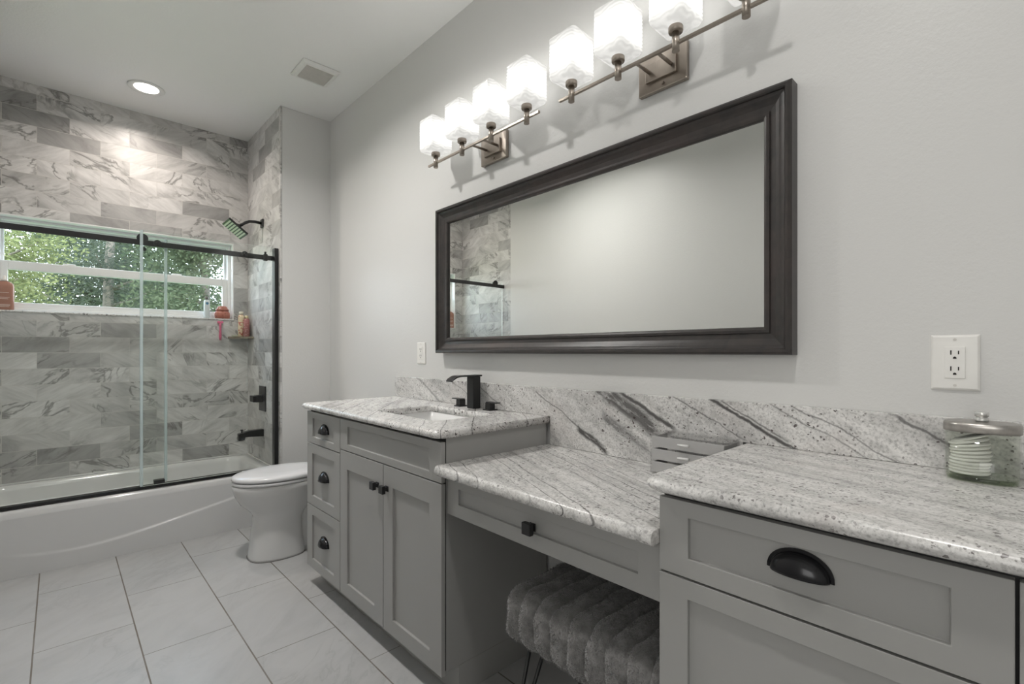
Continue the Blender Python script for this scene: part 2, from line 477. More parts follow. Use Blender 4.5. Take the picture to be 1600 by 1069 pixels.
# ------------------------------------------------------------------ mesh helper
ORIG = {}
class MB:
    def __init__(s):
        s.v = []; s.f = []; s.mi = []; s.smooth = []
    def add(s, verts, faces, mi=0, smooth=False):
        o = len(s.v)
        s.v += [tuple(v) for v in verts]
        for f in faces:
            s.f.append(tuple(i + o for i in f)); s.mi.append(mi); s.smooth.append(smooth)
        return s
    def box(s, x0, x1, y0, y1, z0, z1, mi=0):
        v = [(x, y, z) for z in (z0, z1) for y in (y0, y1) for x in (x0, x1)]
        return s.add(v, [(0, 2, 3, 1), (4, 5, 7, 6), (0, 1, 5, 4), (2, 6, 7, 3), (0, 4, 6, 2), (1, 3, 7, 5)], mi)
    def loft(s, rings, cap0=True, cap1=True, mi=0, smooth=True, closed=True):
        o = len(s.v); n = len(rings[0])
        for r in rings: s.v += [tuple(p) for p in r]
        m = n if closed else n - 1
        for i in range(len(rings) - 1):
            for j in range(m):
                a = o + i * n + j; b = o + i * n + (j + 1) % n
                s.f.append((a, b, b + n, a + n)); s.mi.append(mi); s.smooth.append(smooth)
        if cap0:
            s.f.append(tuple(o + j for j in reversed(range(n)))); s.mi.append(mi); s.smooth.append(False)
        if cap1:
            k = o + (len(rings) - 1) * n
            s.f.append(tuple(k + j for j in range(n))); s.mi.append(mi); s.smooth.append(False)
        return s
    def tube(s, pts, r, seg=12, mi=0, caps=True):
        """round bar along a polyline; r may be a list"""
        pts = [Vector(p) for p in pts]
        rr = r if isinstance(r, (list, tuple)) else [r] * len(pts)
        rings = []
        ref = None
        for i, p in enumerate(pts):
            d = (pts[min(i + 1, len(pts) - 1)] - pts[max(i - 1, 0)]).normalized()
            if ref is None:
                ref = Vector((0, 0, 1)) if abs(d.z) < 0.9 else Vector((1, 0, 0))
            a = d.cross(ref).normalized(); b = a.cross(d).normalized(); ref = b
            rings.append([p + (a * math.cos(2 * PI * k / seg) + b * math.sin(2 * PI * k / seg)) * rr[i] for k in range(seg)])
        return s.loft(rings, caps, caps, mi)
    def cyl(s, p0, p1, r, seg=24, mi=0):
        return s.tube([p0, p1], r, seg, mi)
    def lathe(s, c, prof, seg=32, mi=0, cap0=True, cap1=True, sx=1.0, sy=1.0):
        """profile (radius, z) turned about the vertical through c"""
        rings = [[(c[0] + r * sx * math.cos(2 * PI * k / seg), c[1] + r * sy * math.sin(2 * PI * k / seg), c[2] + z) for k in range(seg)] for r, z in prof]
        return s.loft(rings, cap0, cap1, mi)
    def build(s, name, mat, parent=None, bevel=0.0, seg=2, subsurf=0, weld=False, angle=35, base=None, autosmooth=False):
        me = bpy.data.meshes.new(name)
        xs = [v[0] for v in s.v]; ys = [v[1] for v in s.v]; zs = [v[2] for v in s.v]
        if parent is not None:
            org = ORIG[parent.name]
        elif base is not None:
            org = Vector(base)
        else:
            org = Vector(((min(xs) + max(xs)) / 2, (min(ys) + max(ys)) / 2, min(zs)))
        me.from_pydata([(v[0] - org.x, v[1] - org.y, v[2] - org.z) for v in s.v], [], s.f)
        for m in (mat if isinstance(mat, (list, tuple)) else [mat]): me.materials.append(m)
        me.polygons.foreach_set('material_index', s.mi)
        me.polygons.foreach_set('use_smooth', s.smooth)
        bm = bmesh.new(); bm.from_mesh(me)
        if weld: bmesh.ops.remove_doubles(bm, verts=bm.verts, dist=1e-5)
        bmesh.ops.recalc_face_normals(bm, faces=bm.faces)
        bm.to_mesh(me); bm.free()
        me.update()
        o = bpy.data.objects.new(name, me)
        col.objects.link(o)
        if parent is not None:
            o.parent = parent
        else:
            o.location = org
        ORIG[o.name] = org
        if bevel:
            b = o.modifiers.new('bevel', 'BEVEL'); b.width = bevel; b.segments = seg; b.limit_method = 'ANGLE'; b.angle_limit = R(angle)
            b.harden_normals = False
        if subsurf:
            b = o.modifiers.new('subdivision', 'SUBSURF'); b.levels = subsurf; b.render_levels = subsurf
        return o

def thing(name, label, cat, loc, group=None):
    o = bpy.data.objects.new(name, None)
    o.empty_display_size = 0.05
    col.objects.link(o); o.location = loc
    ORIG[o.name] = Vector(loc)
    return tag(o, label, cat, group)
def tag(o, label, cat, group=None):
    o['label'] = label; o['category'] = cat
    if group: o['group'] = group
    return o
def struct(o):
    o['kind'] = 'structure'
    return o
def lab(o, text):
    o['label'] = text
    return o

def rrect(x0, x1, y0, y1, z, r, n=6):
    """rounded rectangle ring, counter-clockwise"""
    r = max(1e-4, min(r, (x1 - x0) / 2 - 1e-4, (y1 - y0) / 2 - 1e-4))
    out = []
    for cx, cy, a0 in ((x1 - r, y1 - r, 0), (x0 + r, y1 - r, 90), (x0 + r, y0 + r, 180), (x1 - r, y0 + r, 270)):
        for k in range(n + 1):
            a = R(a0 + 90 * k / n)
            out.append((cx + r * math.cos(a), cy + r * math.sin(a), z))
    return out

# ------------------------------------------------------------------ room constants
D = 1.3943          # vanity wall
XL = -0.372         # opposite wall
XS = 1.063          # tiled side of the alcove
YW = 4.114          # tiled window wall
YR = 3.359          # return wall
ZC = 2.74
YB = -1.35          # wall behind

# ------------------------------------------------------------------ room shell
struct(MB().box(XL - 0.1, D + 0.1, YB - 0.1, YW + 0.16, -0.06, 0).build('floor', M['floor']))
cl = MB()
cl.box(XL - 0.1, D + 0.1, YB - 0.1, YW + 0.16, ZC, ZC + 0.1)
struct(cl.build('ceiling', M['ceiling']))
struct(MB().box(D, D + 0.1, YB - 0.1, YR, 0, ZC).build('wall_right', M['wall']))
struct(MB().box(XS + 0.009, D + 0.1, YR + 0.002, YW + 0.16, 0, ZC).build('wall_return', M['wall'], bevel=0.004))
struct(MB().box(XS, XS + 0.009, YR, YW, 0.30, ZC).build('wall_shower_right', M['tile_y'], bevel=0.001))
struct(MB().box(XL - 0.1, XL, 0.36, YR, 0, ZC).build('wall_left', M['wall']))
# unseen wider room added behind the camera so the fill light gets in
struct(MB().box(-2.6, XL - 0.1, YB - 0.1, 0.46, -0.06, 0).build('floor_entry', M['floor']))
struct(MB().box(-2.6, -2.5, YB - 0.1, 0.46, 0, ZC).build('wall_entry_side', M['wall']))
struct(MB().box(-2.5, XL - 0.1, 0.36, 0.46, 0, ZC).build('wall_entry', M['wall']))
struct(MB().box(-2.6, XL - 0.1, YB - 0.1, 0.46, ZC, ZC + 0.1).build('ceiling_entry', M['ceiling']))
struct(MB().box(XL - 0.1, XL, YR, YW + 0.16, 0, ZC).build('wall_shower_left', M['tile_y']))
struct(MB().box(-2.5, D, YB - 0.1, YB, 0, ZC).build('wall_back', M['wall']))
WX0, WX1, WZ0, WZ1 = -0.283, 0.968, 1.357, 1.938
ww = MB()
ww.box(XL, XS, YW, YW + 0.16, 0.3, WZ0)
ww.box(XL, XS, YW, YW + 0.16, WZ1, ZC)
ww.box(XL, WX0, YW, YW + 0.16, WZ0, WZ1)
ww.box(WX1, XS, YW, YW + 0.16, WZ0, WZ1)
ww.box(XL, XS, YW + 0.02, YW + 0.16, 0, 0.3)
struct(ww.build('wall_window', M['tile_x']))
struct(MB().box(WX0 + 0.001, WX1 - 0.001, YW - 0.004, YW + 0.115, WZ0, WZ0 + 0.012).build('trim_1', M['granite_left'], bevel=0.003))
lb = MB()
lb.box(WX0, WX0 + 0.008, YW + 0.0, YW + 0.09, WZ0 + 0.012, WZ1)
lb.box(WX1 - 0.008, WX1, YW + 0.0, YW + 0.09, WZ0 + 0.012, WZ1)
lb.box(WX0 + 0.008, WX1 - 0.008, YW + 0.0, YW + 0.09, WZ1 - 0.008, WZ1)
struct(lb.build('trim_2', M['vinyl'], bevel=0.002))

# window: outer frame, upper sash set back, lower sash in front
win = bpy.data.objects.new('window_1', None); col.objects.link(win)
win.location = ((WX0 + WX1) / 2, YW + 0.09, WZ0); ORIG['window_1'] = Vector(win.location); struct(win)
fx0, fx1, fz0, fz1 = WX0 + 0.008, WX1 - 0.008, WZ0 + 0.012, WZ1 - 0.008
def ring(m, x0, x1, z0, z1, y0, y1, l, r, b, t):
    m.box(x0, x0 + l, y0, y1, z0, z1); m.box(x1 - r, x1, y0, y1, z0, z1)
    m.box(x0 + l, x1 - r, y0, y1, z0, z0 + b); m.box(x0 + l, x1 - r, y0, y1, z1 - t, z1)
    return m
ring(MB(), fx0, fx1, fz0, fz1, YW + 0.06, YW + 0.145, 0.020, 0.020, 0.018, 0.018).build('window_frame', M['vinyl'], win, bevel=0.003)
ZM0, ZM1 = 1.618, 1.672
us = ring(MB(), fx0 + 0.020, fx1 - 0.020, ZM0 + 0.02, fz1 - 0.018, YW + 0.108, YW + 0.135, 0.014, 0.014, 0.03, 0.014).build('upper_sash', M['vinyl'], win, bevel=0.002)
MB().box(fx0 + 0.03, fx1 - 0.03, YW + 0.119, YW + 0.123, ZM0 + 0.04, fz1 - 0.028).build('pane', M['pane'], us)
ls = ring(MB(), fx0 + 0.020, fx1 - 0.020, fz0 + 0.018, ZM1, YW + 0.072, YW + 0.104, 0.032, 0.032, 0.034, ZM1 - ZM0).build('lower_sash', M['vinyl'], win, bevel=0.003)
MB().box(fx0 + 0.045, fx1 - 0.045, YW + 0.086, YW + 0.090, fz0 + 0.045, ZM0 + 0.004).build('pane', M['pane'], ls)
lk = MB()
for cx in (0.05, 0.62): lk.box(cx - 0.03, cx + 0.03, YW + 0.078, YW + 0.10, ZM1, ZM1 + 0.010)
lk.build('sash_lock', M['vinyl'], ls, bevel=0.003)

# ------------------------------------------------------------------ bathtub
tub = thing('bathtub', 'white alcove bathtub with a curved ridge on its apron below the window', 'bathtub', (0.35, 3.77, 0))
YT, ZT = 3.426, 0.338
G = 0.002
tb = MB()
rings = [rrect(XL + G, XS - G, YT, YW - G, 0.296, 0.004),
         rrect(XL + G, XS - G, YT + 0.003, YW - G, 0.318, 0.006),
         rrect(XL + G, XS - G, YT + 0.012, YW - G, 0.331, 0.01),
         rrect(XL + G, XS - G, YT + 0.027, YW - G, ZT, 0.015),
         rrect(XL + 0.05, XS - 0.065, YT + 0.085, YW - 0.045, ZT, 0.09),
         rrect(XL + 0.058, XS - 0.075, YT + 0.095, YW - 0.052, ZT - 0.006, 0.09),
         rrect(XL + 0.066, XS - 0.085, YT + 0.103, YW - 0.06, ZT - 0.03, 0.09),
         rrect(XL + 0.12, XS - 0.12, YT + 0.13, YW - 0.085, 0.14, 0.10),
         rrect(XL + 0.17, XS - 0.16, YT + 0.16, YW - 0.12, 0.085, 0.11),
         rrect(XL + 0.25, XS - 0.24, YT + 0.23, YW - 0.19, 0.072, 0.10)]
tb.loft(rings, False, True)
tb.build('basin', M['white_acrylic'], tub)
crv = [(-0.372, 0.20), (-0.25, 0.135), (-0.12, 0.098), (0.0, 0.084), (0.145, 0.085), (0.338, 0.110), (0.549, 0.151), (0.786, 0.197), (1.063, 0.25)]
def crease(x):
    for (a, za), (b, zb) in zip(crv, crv[1:]):
        if x <= b: 
            t = max(0, (x - a) / (b - a)); t2 = t
            return za + (zb - za) * t2
    return crv[-1][1]
def crease_s(x): return sum(crease(x + d) for d in (-0.09, -0.045, 0, 0.045, 0.09)) / 5
ap = MB(); NX, NZ = 120, 60
vv = []
for j in range(NZ + 1):
    z = 0.296 * j / NZ
    for i in range(NX + 1):
        x = XL + G + (XS - XL - 2 * G) * i / NX
        t = (z - crease_s(x) + 0.004) / 0.013
        t = max(0, min(1, t)); t = t * t * (3 - 2 * t)
        amp = 0.0065 * max(0, min(1, (x + 0.25) / 0.5))
        top = max(0, (z - 0.25) / 0.046)
        vv.append((x, YT - amp + amp * t * (1 - top) + amp * top, z))
ff = [(j * (NX + 1) + i, j * (NX + 1) + i + 1, (j + 1) * (NX + 1) + i + 1, (j + 1) * (NX + 1) + i) for j in range(NZ) for i in range(NX)]
ap.add(vv, ff, 0, True)
ap.build('apron', M['white_acrylic'], tub)
fl = MB(); fl.box(XL + G, XS - G, YW - 0.012, YW - G, ZT - 0.01, ZT + 0.008); fl.box(XS - 0.012, XS - G, YT + 0.056, YW - 0.012, ZT - 0.01, ZT + 0.008)
fl.build('tiling_flange', M['white_acrylic'], tub, bevel=0.003)

# ------------------------------------------------------------------ shower enclosure
enc = thing('shower_enclosure', 'frameless sliding glass tub enclosure with black bar and black side jamb', 'shower door', (0.35, 3.45, ZT))
def sheet(name, x0, x1, y0, y1, z0, z1):
    m = MB()
    v = [(x, y, z) for z in (z0, z1) for y in (y0, y1) for x in (x0, x1)]
    m.add(v, [(0, 1, 5, 4), (2, 6, 7, 3)], 0)
    m.add(v, [(0, 2, 3, 1), (4, 5, 7, 6), (0, 4, 6, 2), (1, 3, 7, 5)], 1)
    return m.build(name, [M['glass'], M['glass_edge']], enc, weld=True)
fp = lab(sheet('fixed_glass_panel', 0.349, 1.046, 3.428, 3.436, 0.358, 1.812), 'clear fixed glass panel beside the black jamb')
sp = lab(sheet('sliding_glass_panel', XL + 0.01, 0.452, 3.466, 3.474, 0.362, 1.782), 'clear sliding glass panel hung from a black wheel')
def mat_seal():
    t = NT('clear vinyl seal')
    tr = t.n('BsdfTransparent'); t.put(tr.inputs[0], (0.86, 0.92, 0.92, 1))
    mx = t.n('MixShader'); t.put(mx.inputs[0], 0.40)
    t.t.links.new(tr.outputs[0], mx.inputs[1]); t.t.links.new(t.pbsdf((0.78, 0.86, 0.87), 0.15), mx.inputs[2])
    return t.done(mx.outputs[0])
M['seal'] = mat_seal()
for sx_, sy_, za_, zb_ in ((0.3415, 3.432, 0.358, 1.812), (0.4595, 3.470, 0.362, 1.782)):
    MB().box(sx_ - 0.0073, sx_ + 0.0073, sy_ - 0.006, sy_ + 0.006, za_, zb_).build('edge_seal', M['seal'], enc, bevel=0.003)
MB().box(XL + 0.002, 1.046, 3.444, 3.454, 1.728, 1.759).build('top_bar', M['black'], enc, bevel=0.001)
MB().box(XL + 0.002, 1.06, 3.4430, 3.479, ZT + 0.0004, ZT + 0.018).build('bottom_track', M['black'], enc, bevel=0.002)
MB().box(1.038, XS - 0.001, 3.395, 3.445, ZT + 0.018, 1.805).build('side_jamb', M['black'], enc, bevel=0.001)
wl = MB(); wl.cyl((0.349, 3.4555, 1.770), (0.349, 3.464, 1.770), 0.027, 32); wl.cyl((0.349, 3.476, 1.770), (0.349, 3.484, 1.770), 0.018, 24)
wl.build('roller_wheel', M['black'], enc, bevel=0.0015)
wl = MB(); wl.cyl((-0.27, 3.4555, 1.770), (-0.27, 3.464, 1.770), 0.027, 32); wl.cyl((-0.27, 3.476, 1.770), (-0.27, 3.484, 1.770), 0.018, 24)
wl.build('roller_wheel', M['black'], enc, bevel=0.0015)
MB().cyl((0.355, 3.452, 1.708), (0.355, 3.465, 1.708), 0.012, 20).build('anti_jump_stop', M['black'], enc, bevel=0.001)
for cx in (0.417, 0.872):
    c_ = MB(); c_.cyl((cx, 3.4365, 1.748), (cx, 3.4445, 1.748), 0.019, 24); c_.cyl((cx, 3.418, 1.748), (cx, 3.4275, 1.748), 0.006, 24)
    c_.build('standoff_clamp', M['black'], enc, bevel=0.001)
e_ = MB(); e_.box(0.985, 1.008, 3.437, 3.4595, 1.722, 1.766); e_.box(0.990, 1.002, 3.441, 3.456, 1.766, 1.782)
e_.build('bar_stop', M['black'], enc, bevel=0.002)
MB().box(0.40, 0.452, 3.437, 3.476, ZT + 0.017, ZT + 0.042).build('door_guide', M['black'], enc, bevel=0.002)

# ------------------------------------------------------------------ shower fittings
sh = thing('rain_shower', 'square black rain shower head on a bent arm above the glass', 'shower head', (XS, 3.74, 2.03))
MB().box(XS - 0.010, XS - 0.0005, 3.715, 3.765, 2.008, 2.066).build('wall_flange', M['black'], sh, bevel=0.002)
MB().tube([(XS - 0.008, 3.74, 2.037), (XS - 0.05, 3.74, 2.040), (XS - 0.085, 3.74, 2.036), (XS - 0.115, 3.74, 2.020), (XS - 0.150, 3.74, 1.992)], 0.0105, 14).build('arm', M['black'], sh)
hd = MB()
cc = Vector((XS - 0.176, 3.74, 1.968)); nrm = Vector((-0.62, -0.10, -0.78)).normalized()
ux = Vector((0.78, 0, -0.62)).normalized(); uy = nrm.cross(ux).normalized()
ux = uy.cross(nrm).normalized()
def slab(m, c, hx, hy, t0, t1, mi=0):
    v = [c + ux * a * hx + uy * b * hy + nrm * t for t in (t0, t1) for b in (-1, 1) for a in (-1, 1)]
    m.add(v, [(0, 2, 3, 1), (4, 5, 7, 6), (0, 1, 5, 4), (2, 6, 7, 3), (0, 4, 6, 2), (1, 3, 7, 5)], mi)
slab(hd, cc, 0.073, 0.073, -0.008, 0.004)
hd.tube([cc - nrm * 0.042, cc - nrm * 0.008], [0.014, 0.024], 18)
hd.build('head_plate', M['black'], sh, bevel=0.002)
nz = MB()
for i in range(7):
    slab(nz, cc + ux * (i - 3) * 0.0185, 0.0055, 0.064, 0.004, 0.0065)
nz.build('nozzle_strips', plain('pale nozzle rubber', (0.62, 0.64, 0.55), 0.5), sh)

vl = thing('shower_valve', 'black rectangular shower valve plate with lever on the tiled side wall', 'shower valve', (XS, 3.735, 0.69))
MB().box(XS - 0.009, XS - 0.0005, 3.655, 3.80, 0.700, 0.878).build('valve_plate', M['black'], vl, bevel=0.006, seg=3)
lv = MB(); lv.box(XS - 0.055, XS - 0.009, 3.705, 3.755, 0.765, 0.815); lv.box(XS - 0.075, XS - 0.05, 3.69, 3.775, 0.768, 0.812)
lv.build('lever', M['black'], vl, bevel=0.003)
ts = thing('tub_spout', 'black tub spout with a diverter knob over the bathtub rim', 'tub spout', (XS, 3.735, 0.53))
s_ = MB()
s_.loft([[(x, 3.735 + a * w, z0 + (0 if b < 0 else h)) for a, b in ((-1, -1), (1, -1), (1, 1), (-1, 1))] for x, w, z0, h in
         ((XS - 0.0005, 0.027, 0.522, 0.05), (XS - 0.09, 0.024, 0.527, 0.042), (XS - 0.118, 0.022, 0.527, 0.036), (XS - 0.122, 0.022, 0.508, 0.052), (XS - 0.158, 0.021, 0.505, 0.048))], smooth=False)
s_.build('spout_body', M['black'], ts, bevel=0.002)
k_ = MB(); k_.cyl((XS - 0.135, 3.735, 0.553), (XS - 0.135, 3.735, 0.575), 0.005, 12); k_.cyl((XS - 0.135, 3.735, 0.572), (XS - 0.135, 3.735, 0.580), 0.009, 14)
k_.build('diverter_knob', M['black'], ts)

# corner shelf with its bottles
csf = MB(); zz = 1.221
pts = [(XS - 0.0005, YW - 0.0005), (XS - 0.135, YW - 0.0005)]
for k in range(9):
    a = R(90 * k / 8); pts.append((XS - 0.0005 - 0.135 * math.cos(a) * (1 - 0.18 * math.sin(2 * a)), YW - 0.0005 - 0.165 * math.sin(a) * (1 - 0.18 * math.sin(2 * a))))
csf.loft([[(x, y, zz) for x, y in pts], [(x, y, zz + 0.014) for x, y in pts]], smooth=False)
tag(csf.build('corner_shelf', plain('brown edged stone shelf', (0.22, 0.19, 0.14), 0.35, 0, 0.3, 60)), 'small stone corner shelf in the shower holding two bottles', 'shelf')

def mat_print(name, base, ink, scale=70, thr=0.55):
    t = NT(name)
    n = t.noise(t.pos(), scale, 1)
    c = t.mix(t.ramp(n, [(thr, 0.0), (thr + 0.04, 1.0)]), base, ink)
    return t.done(t.pbsdf(c, 0.35))
def bottle(name, label, cat, c, w, d, h, mat, capmat, cap_r=0.014, cap_h=0.022, r=0.012, neck=True):
    o = thing(name, label, cat, c)
    x, y, z = c; m = MB()
    rr = [(0.90, 0.0), (1.0, 0.004), (1.0, h * 0.86), (0.95, h * 0.93), (0.70, h * 0.985), (0.45, h)]
    m.loft([rrect(x - w * k / 2, x + w * k / 2, y - d * k / 2, y + d * k / 2, z + q, min(w, d) * k * 0.45 if r is None else r * k) for k, q in rr])
    m.build('bottle_body', mat, o)
    MB().lathe((x, y, z + h), [(cap_r, 0), (cap_r, cap_h * 0.9), (cap_r * 0.85, cap_h)], 20).build('cap', capmat, o)
    return o
sz = 1.2355
bottle('shampoo_bottle', 'tall cream bottle with red print standing on the shower corner shelf', 'bottle', (XS - 0.058, YW - 0.052, sz), 0.042, 0.036, 0.165,
       mat_print('cream bottle print', (0.78, 0.66, 0.46), (0.55, 0.16, 0.13), 60, 0.56), plain('cream cap', (0.80, 0.74, 0.62), 0.4), 0.015, 0.022, None)
bottle('body_wash_bottle', 'dark pink bottle with pale cap on the shower corner shelf', 'bottle', (XS - 0.030, YW - 0.088, sz), 0.042, 0.036, 0.135,
       mat_print('rose bottle print', (0.42, 0.16, 0.155), (0.62, 0.40, 0.36), 110, 0.58), plain('gold cap', (0.72, 0.60, 0.36), 0.4), 0.013, 0.022, None)
tag(MB().loft([rrect(XS - 0.118, XS - 0.075, YW - 0.05, YW - 0.018, sz + q, 0.012) for q in (0, 0.003, 0.008, 0.010)]).build('soap_bar', plain('pale green soap', (0.62, 0.66, 0.52), 0.5)), 'pale bar of soap lying on the shower corner shelf', 'soap')

# sill items
zs_ = WZ0 + 0.0125
lo = thing('lotion_bottle', 'slim white and blue lotion bottle on the right of the window sill', 'bottle', (0.798, YW + 0.035, zs_))
x, y = 0.798, YW + 0.035
MB().loft([rrect(x - 0.019 * k, x + 0.019 * k, y - 0.015 * k, y + 0.015 * k, zs_ + q, 0.012 * k) for k, q in ((0.92, 0), (1, 0.004), (1, 0.118), (0.85, 0.130), (0.4, 0.136))]).build('bottle_body', plain('white bottle', (0.66, 0.72, 0.74), 0.3), lo)
MB().lathe((x, y, zs_ + 0.136), [(0.010, 0), (0.010, 0.014), (0.004, 0.016), (0.004, 0.028)], 16).build('pump', plain('dark pump', (0.08, 0.07, 0.06), 0.4), lo)
dsc = MB(); dsc.cyl((x, y - 0.0154, zs_ + 0.108), (x, y - 0.0162, zs_ + 0.108), 0.0095, 20)
lab(dsc.build('round_emblem', plain('blue print', (0.06, 0.22, 0.38), 0.35), lo), 'round blue emblem on the bottle')

sj = thing('scrub_jar', 'round rust pink jar with a wide ribbed lid on the window sill', 'jar', (0.897, YW + 0.028, zs_))
x, y = 0.897, YW + 0.028
MB().lathe((x, y, zs_), [(0.042, 0), (0.049, 0.004), (0.051, 0.03), (0.049, 0.045), (0.040, 0.056)], 28, sy=0.61).build('jar_body', mat_print('rust jar print', (0.44, 0.165, 0.12), (0.24, 0.07, 0.05), 90, 0.62), sj)
MB().lathe((x, y, zs_ + 0.056), [(0.043, 0), (0.043, 0.014), (0.036, 0.018), (0.031, 0.032), (0.020, 0.038)], 28, sy=0.61).build('lid', plain('rust lid', (0.40, 0.15, 0.11), 0.35, 0, 0.3, 200), sj)

bw = thing('conditioner_bottle', 'large terracotta bottle with pale lettering at the left of the window sill', 'bottle', (-0.235, YW + 0.032, zs_))
x, y = -0.235, YW + 0.032
MB().loft([rrect(x - 0.041 * k, x + 0.041 * k, y - 0.026 * k, y + 0.026 * k, zs_ + q, 0.018 * k) for k, q in ((0.93, 0), (1, 0.006), (1, 0.140), (0.93, 0.155), (0.6, 0.166), (0.42, 0.170))]).build('bottle_body', plain('terracotta plastic', (0.36, 0.165, 0.115), 0.35), bw)
MB().lathe((x, y, zs_ + 0.170), [(0.016, 0), (0.016, 0.012), (0.006, 0.014), (0.006, 0.034)], 18).build('pump_collar', plain('white collar', (0.75, 0.70, 0.66), 0.35), bw)
INK = plain('pale ink', (0.78, 0.66, 0.58), 0.5)
for zq, wq in ((0.100, 0.040), (0.072, 0.046), (0.064, 0.034), (0.030, 0.05), (0.024, 0.05), (0.018, 0.042)):
    MB().box(x - wq / 2, x + wq / 2, y - 0.0268, y - 0.0262, zs_ + zq, zs_ + zq + 0.0022).build('printed_line', INK, bw)

rz_ = thing('razor', 'pink razor hanging below the right end of the window sill', 'razor', (0.874, YW - 0.012, 1.20))
pk = plain('pink plastic', (0.70, 0.17, 0.28), 0.35)
hk = MB(); hk.lathe((0.874, YW - 0.003, 1.334), [(0.019, -0.004), (0.019, 0.004)], 20, sy=0.13); hk.box(0.866, 0.882, YW - 0.02, YW - 0.001, 1.324, 1.332)
hk.build('suction_hook', plain('clear pink hook', (0.78, 0.50, 0.55), 0.3), rz_)
MB().tube([(0.874, YW - 0.016, 1.338), (0.874, YW - 0.018, 1.315), (0.874, YW - 0.019, 1.28), (0.874, YW - 0.018, 1.235), (0.874, YW - 0.016, 1.207)], [0.008, 0.0085, 0.007, 0.0095, 0.006], 12).build('handle', pk, rz_)
MB().box(0.855, 0.893, YW - 0.026, YW - 0.012, 1.333, 1.347).build('razor_head', pk, rz_, bevel=0.003)

# ------------------------------------------------------------------ toilet
to = thing('toilet', 'white two-piece toilet with closed lid between tub and sink cabinet', 'toilet', (1.0, 2.875, 0))
YC = 2.875
def egg(xf, xb, w, z, n=40, p=2.2, yc=YC, mid=0.55):
    """elongated outline: front tip xf (towards -x), back xb"""
    xm = xf + (xb - xf) * mid; out = []
    for k in range(n):
        a = 2 * PI * k / n; c, s = math.cos(a), math.sin(a)
        e = 2 / p
        yy = math.copysign(abs(s) ** e, s) * w
        ex = math.copysign(abs(c) ** (1.0 if c < 0 else e), c)
        out.append((xm + ex * ((xb - xm) if c > 0 else (xm - xf)), yc + yy, z))
    return out
bw_ = MB()
bw_.loft([egg(0.745, 1.03, 0.122, 0.0, p=2.8), egg(0.747, 1.03, 0.121, 0.012, p=2.8), egg(0.757, 1.02, 0.113, 0.10, p=2.6), egg(0.768, 1.02, 0.108, 0.20, p=2.4),
          egg(0.768, 1.04, 0.112, 0.235, p=2.3), egg(0.745, 1.08, 0.125, 0.265, p=2.2), egg(0.708, 1.12, 0.143, 0.30, p=2.1), egg(0.682, 1.15, 0.158, 0.345, p=2.1),
          egg(0.670, 1.16, 0.166, 0.385, p=2.1), egg(0.668, 1.17, 0.168, 0.405, p=2.1), egg(0.674, 1.165, 0.164, 0.411, p=2.1)])
bw_.loft([rrect(0.99, 1.30, YC - 0.078, YC + 0.078, 0, 0.03), rrect(0.99, 1.30, YC - 0.07, YC + 0.07, 0.10, 0.03), rrect(0.99, 1.33, YC - 0.075, YC + 0.075, 0.24, 0.03), rrect(1.02, 1.36, YC - 0.14, YC + 0.14, 0.36, 0.05), rrect(1.02, 1.37, YC - 0.155, YC + 0.155, 0.405, 0.05)])
bw_.build('bowl', M['china'], to)
MB().loft([egg(0.742, 1.033, 0.125, 0.0003, p=2.8), egg(0.742, 1.033, 0.125, 0.004, p=2.8)]).build('caulk_line', M['toekick'], to)
st_ = MB(); st_.loft([egg(0.672, 1.13, 0.166, 0.413, p=2.1), egg(0.668, 1.13, 0.170, 0.416, p=2.1), egg(0.668, 1.13, 0.170, 0.426, p=2.1), egg(0.672, 1.13, 0.167, 0.429, p=2.1)])
st_.build('seat', M['lid_plastic'], to)
li = MB(); li.loft([egg(0.672, 1.14, 0.167, 0.433, p=2.1), egg(0.666, 1.14, 0.172, 0.437, p=2.1), egg(0.667, 1.14, 0.171, 0.449, p=2.1), egg(0.676, 1.135, 0.164, 0.456, p=2.1), egg(0.72, 1.11, 0.13, 0.461, p=2.1), egg(0.80, 1.06, 0.08, 0.463, p=2.1)])
li.build('lid', M['lid_plastic'], to)
MB().box(1.12, 1.165, YC - 0.10, YC + 0.10, 0.412, 0.450).build('hinge_block', M['lid_plastic'], to, bevel=0.006)
tk = MB(); tk.loft([rrect(1.175, D - 0.012, YC - 0.19, YC + 0.19, 0.405, 0.03), rrect(1.165, D - 0.01, YC - 0.205, YC + 0.205, 0.55, 0.03), rrect(1.16, D - 0.01, YC - 0.21, YC + 0.21, 0.715, 0.03)])
tk.build('tank', M['china'], to)
MB().loft([rrect(1.152, D - 0.008, YC - 0.216, YC + 0.216, 0.716, 0.03), rrect(1.15, D - 0.008, YC - 0.218, YC + 0.218, 0.735, 0.03), rrect(1.16, D - 0.01, YC - 0.21, YC + 0.21, 0.745, 0.03)]).build('tank_lid', M['china'], to)
fl_ = MB(); fl_.cyl((1.155, YC + 0.15, 0.67), (1.14, YC + 0.15, 0.67), 0.011, 16); fl_.box(1.136, 1.143, YC + 0.08, YC + 0.16, 0.663, 0.677)
fl_.build('flush_lever', M['chrome'], to, bevel=0.002)

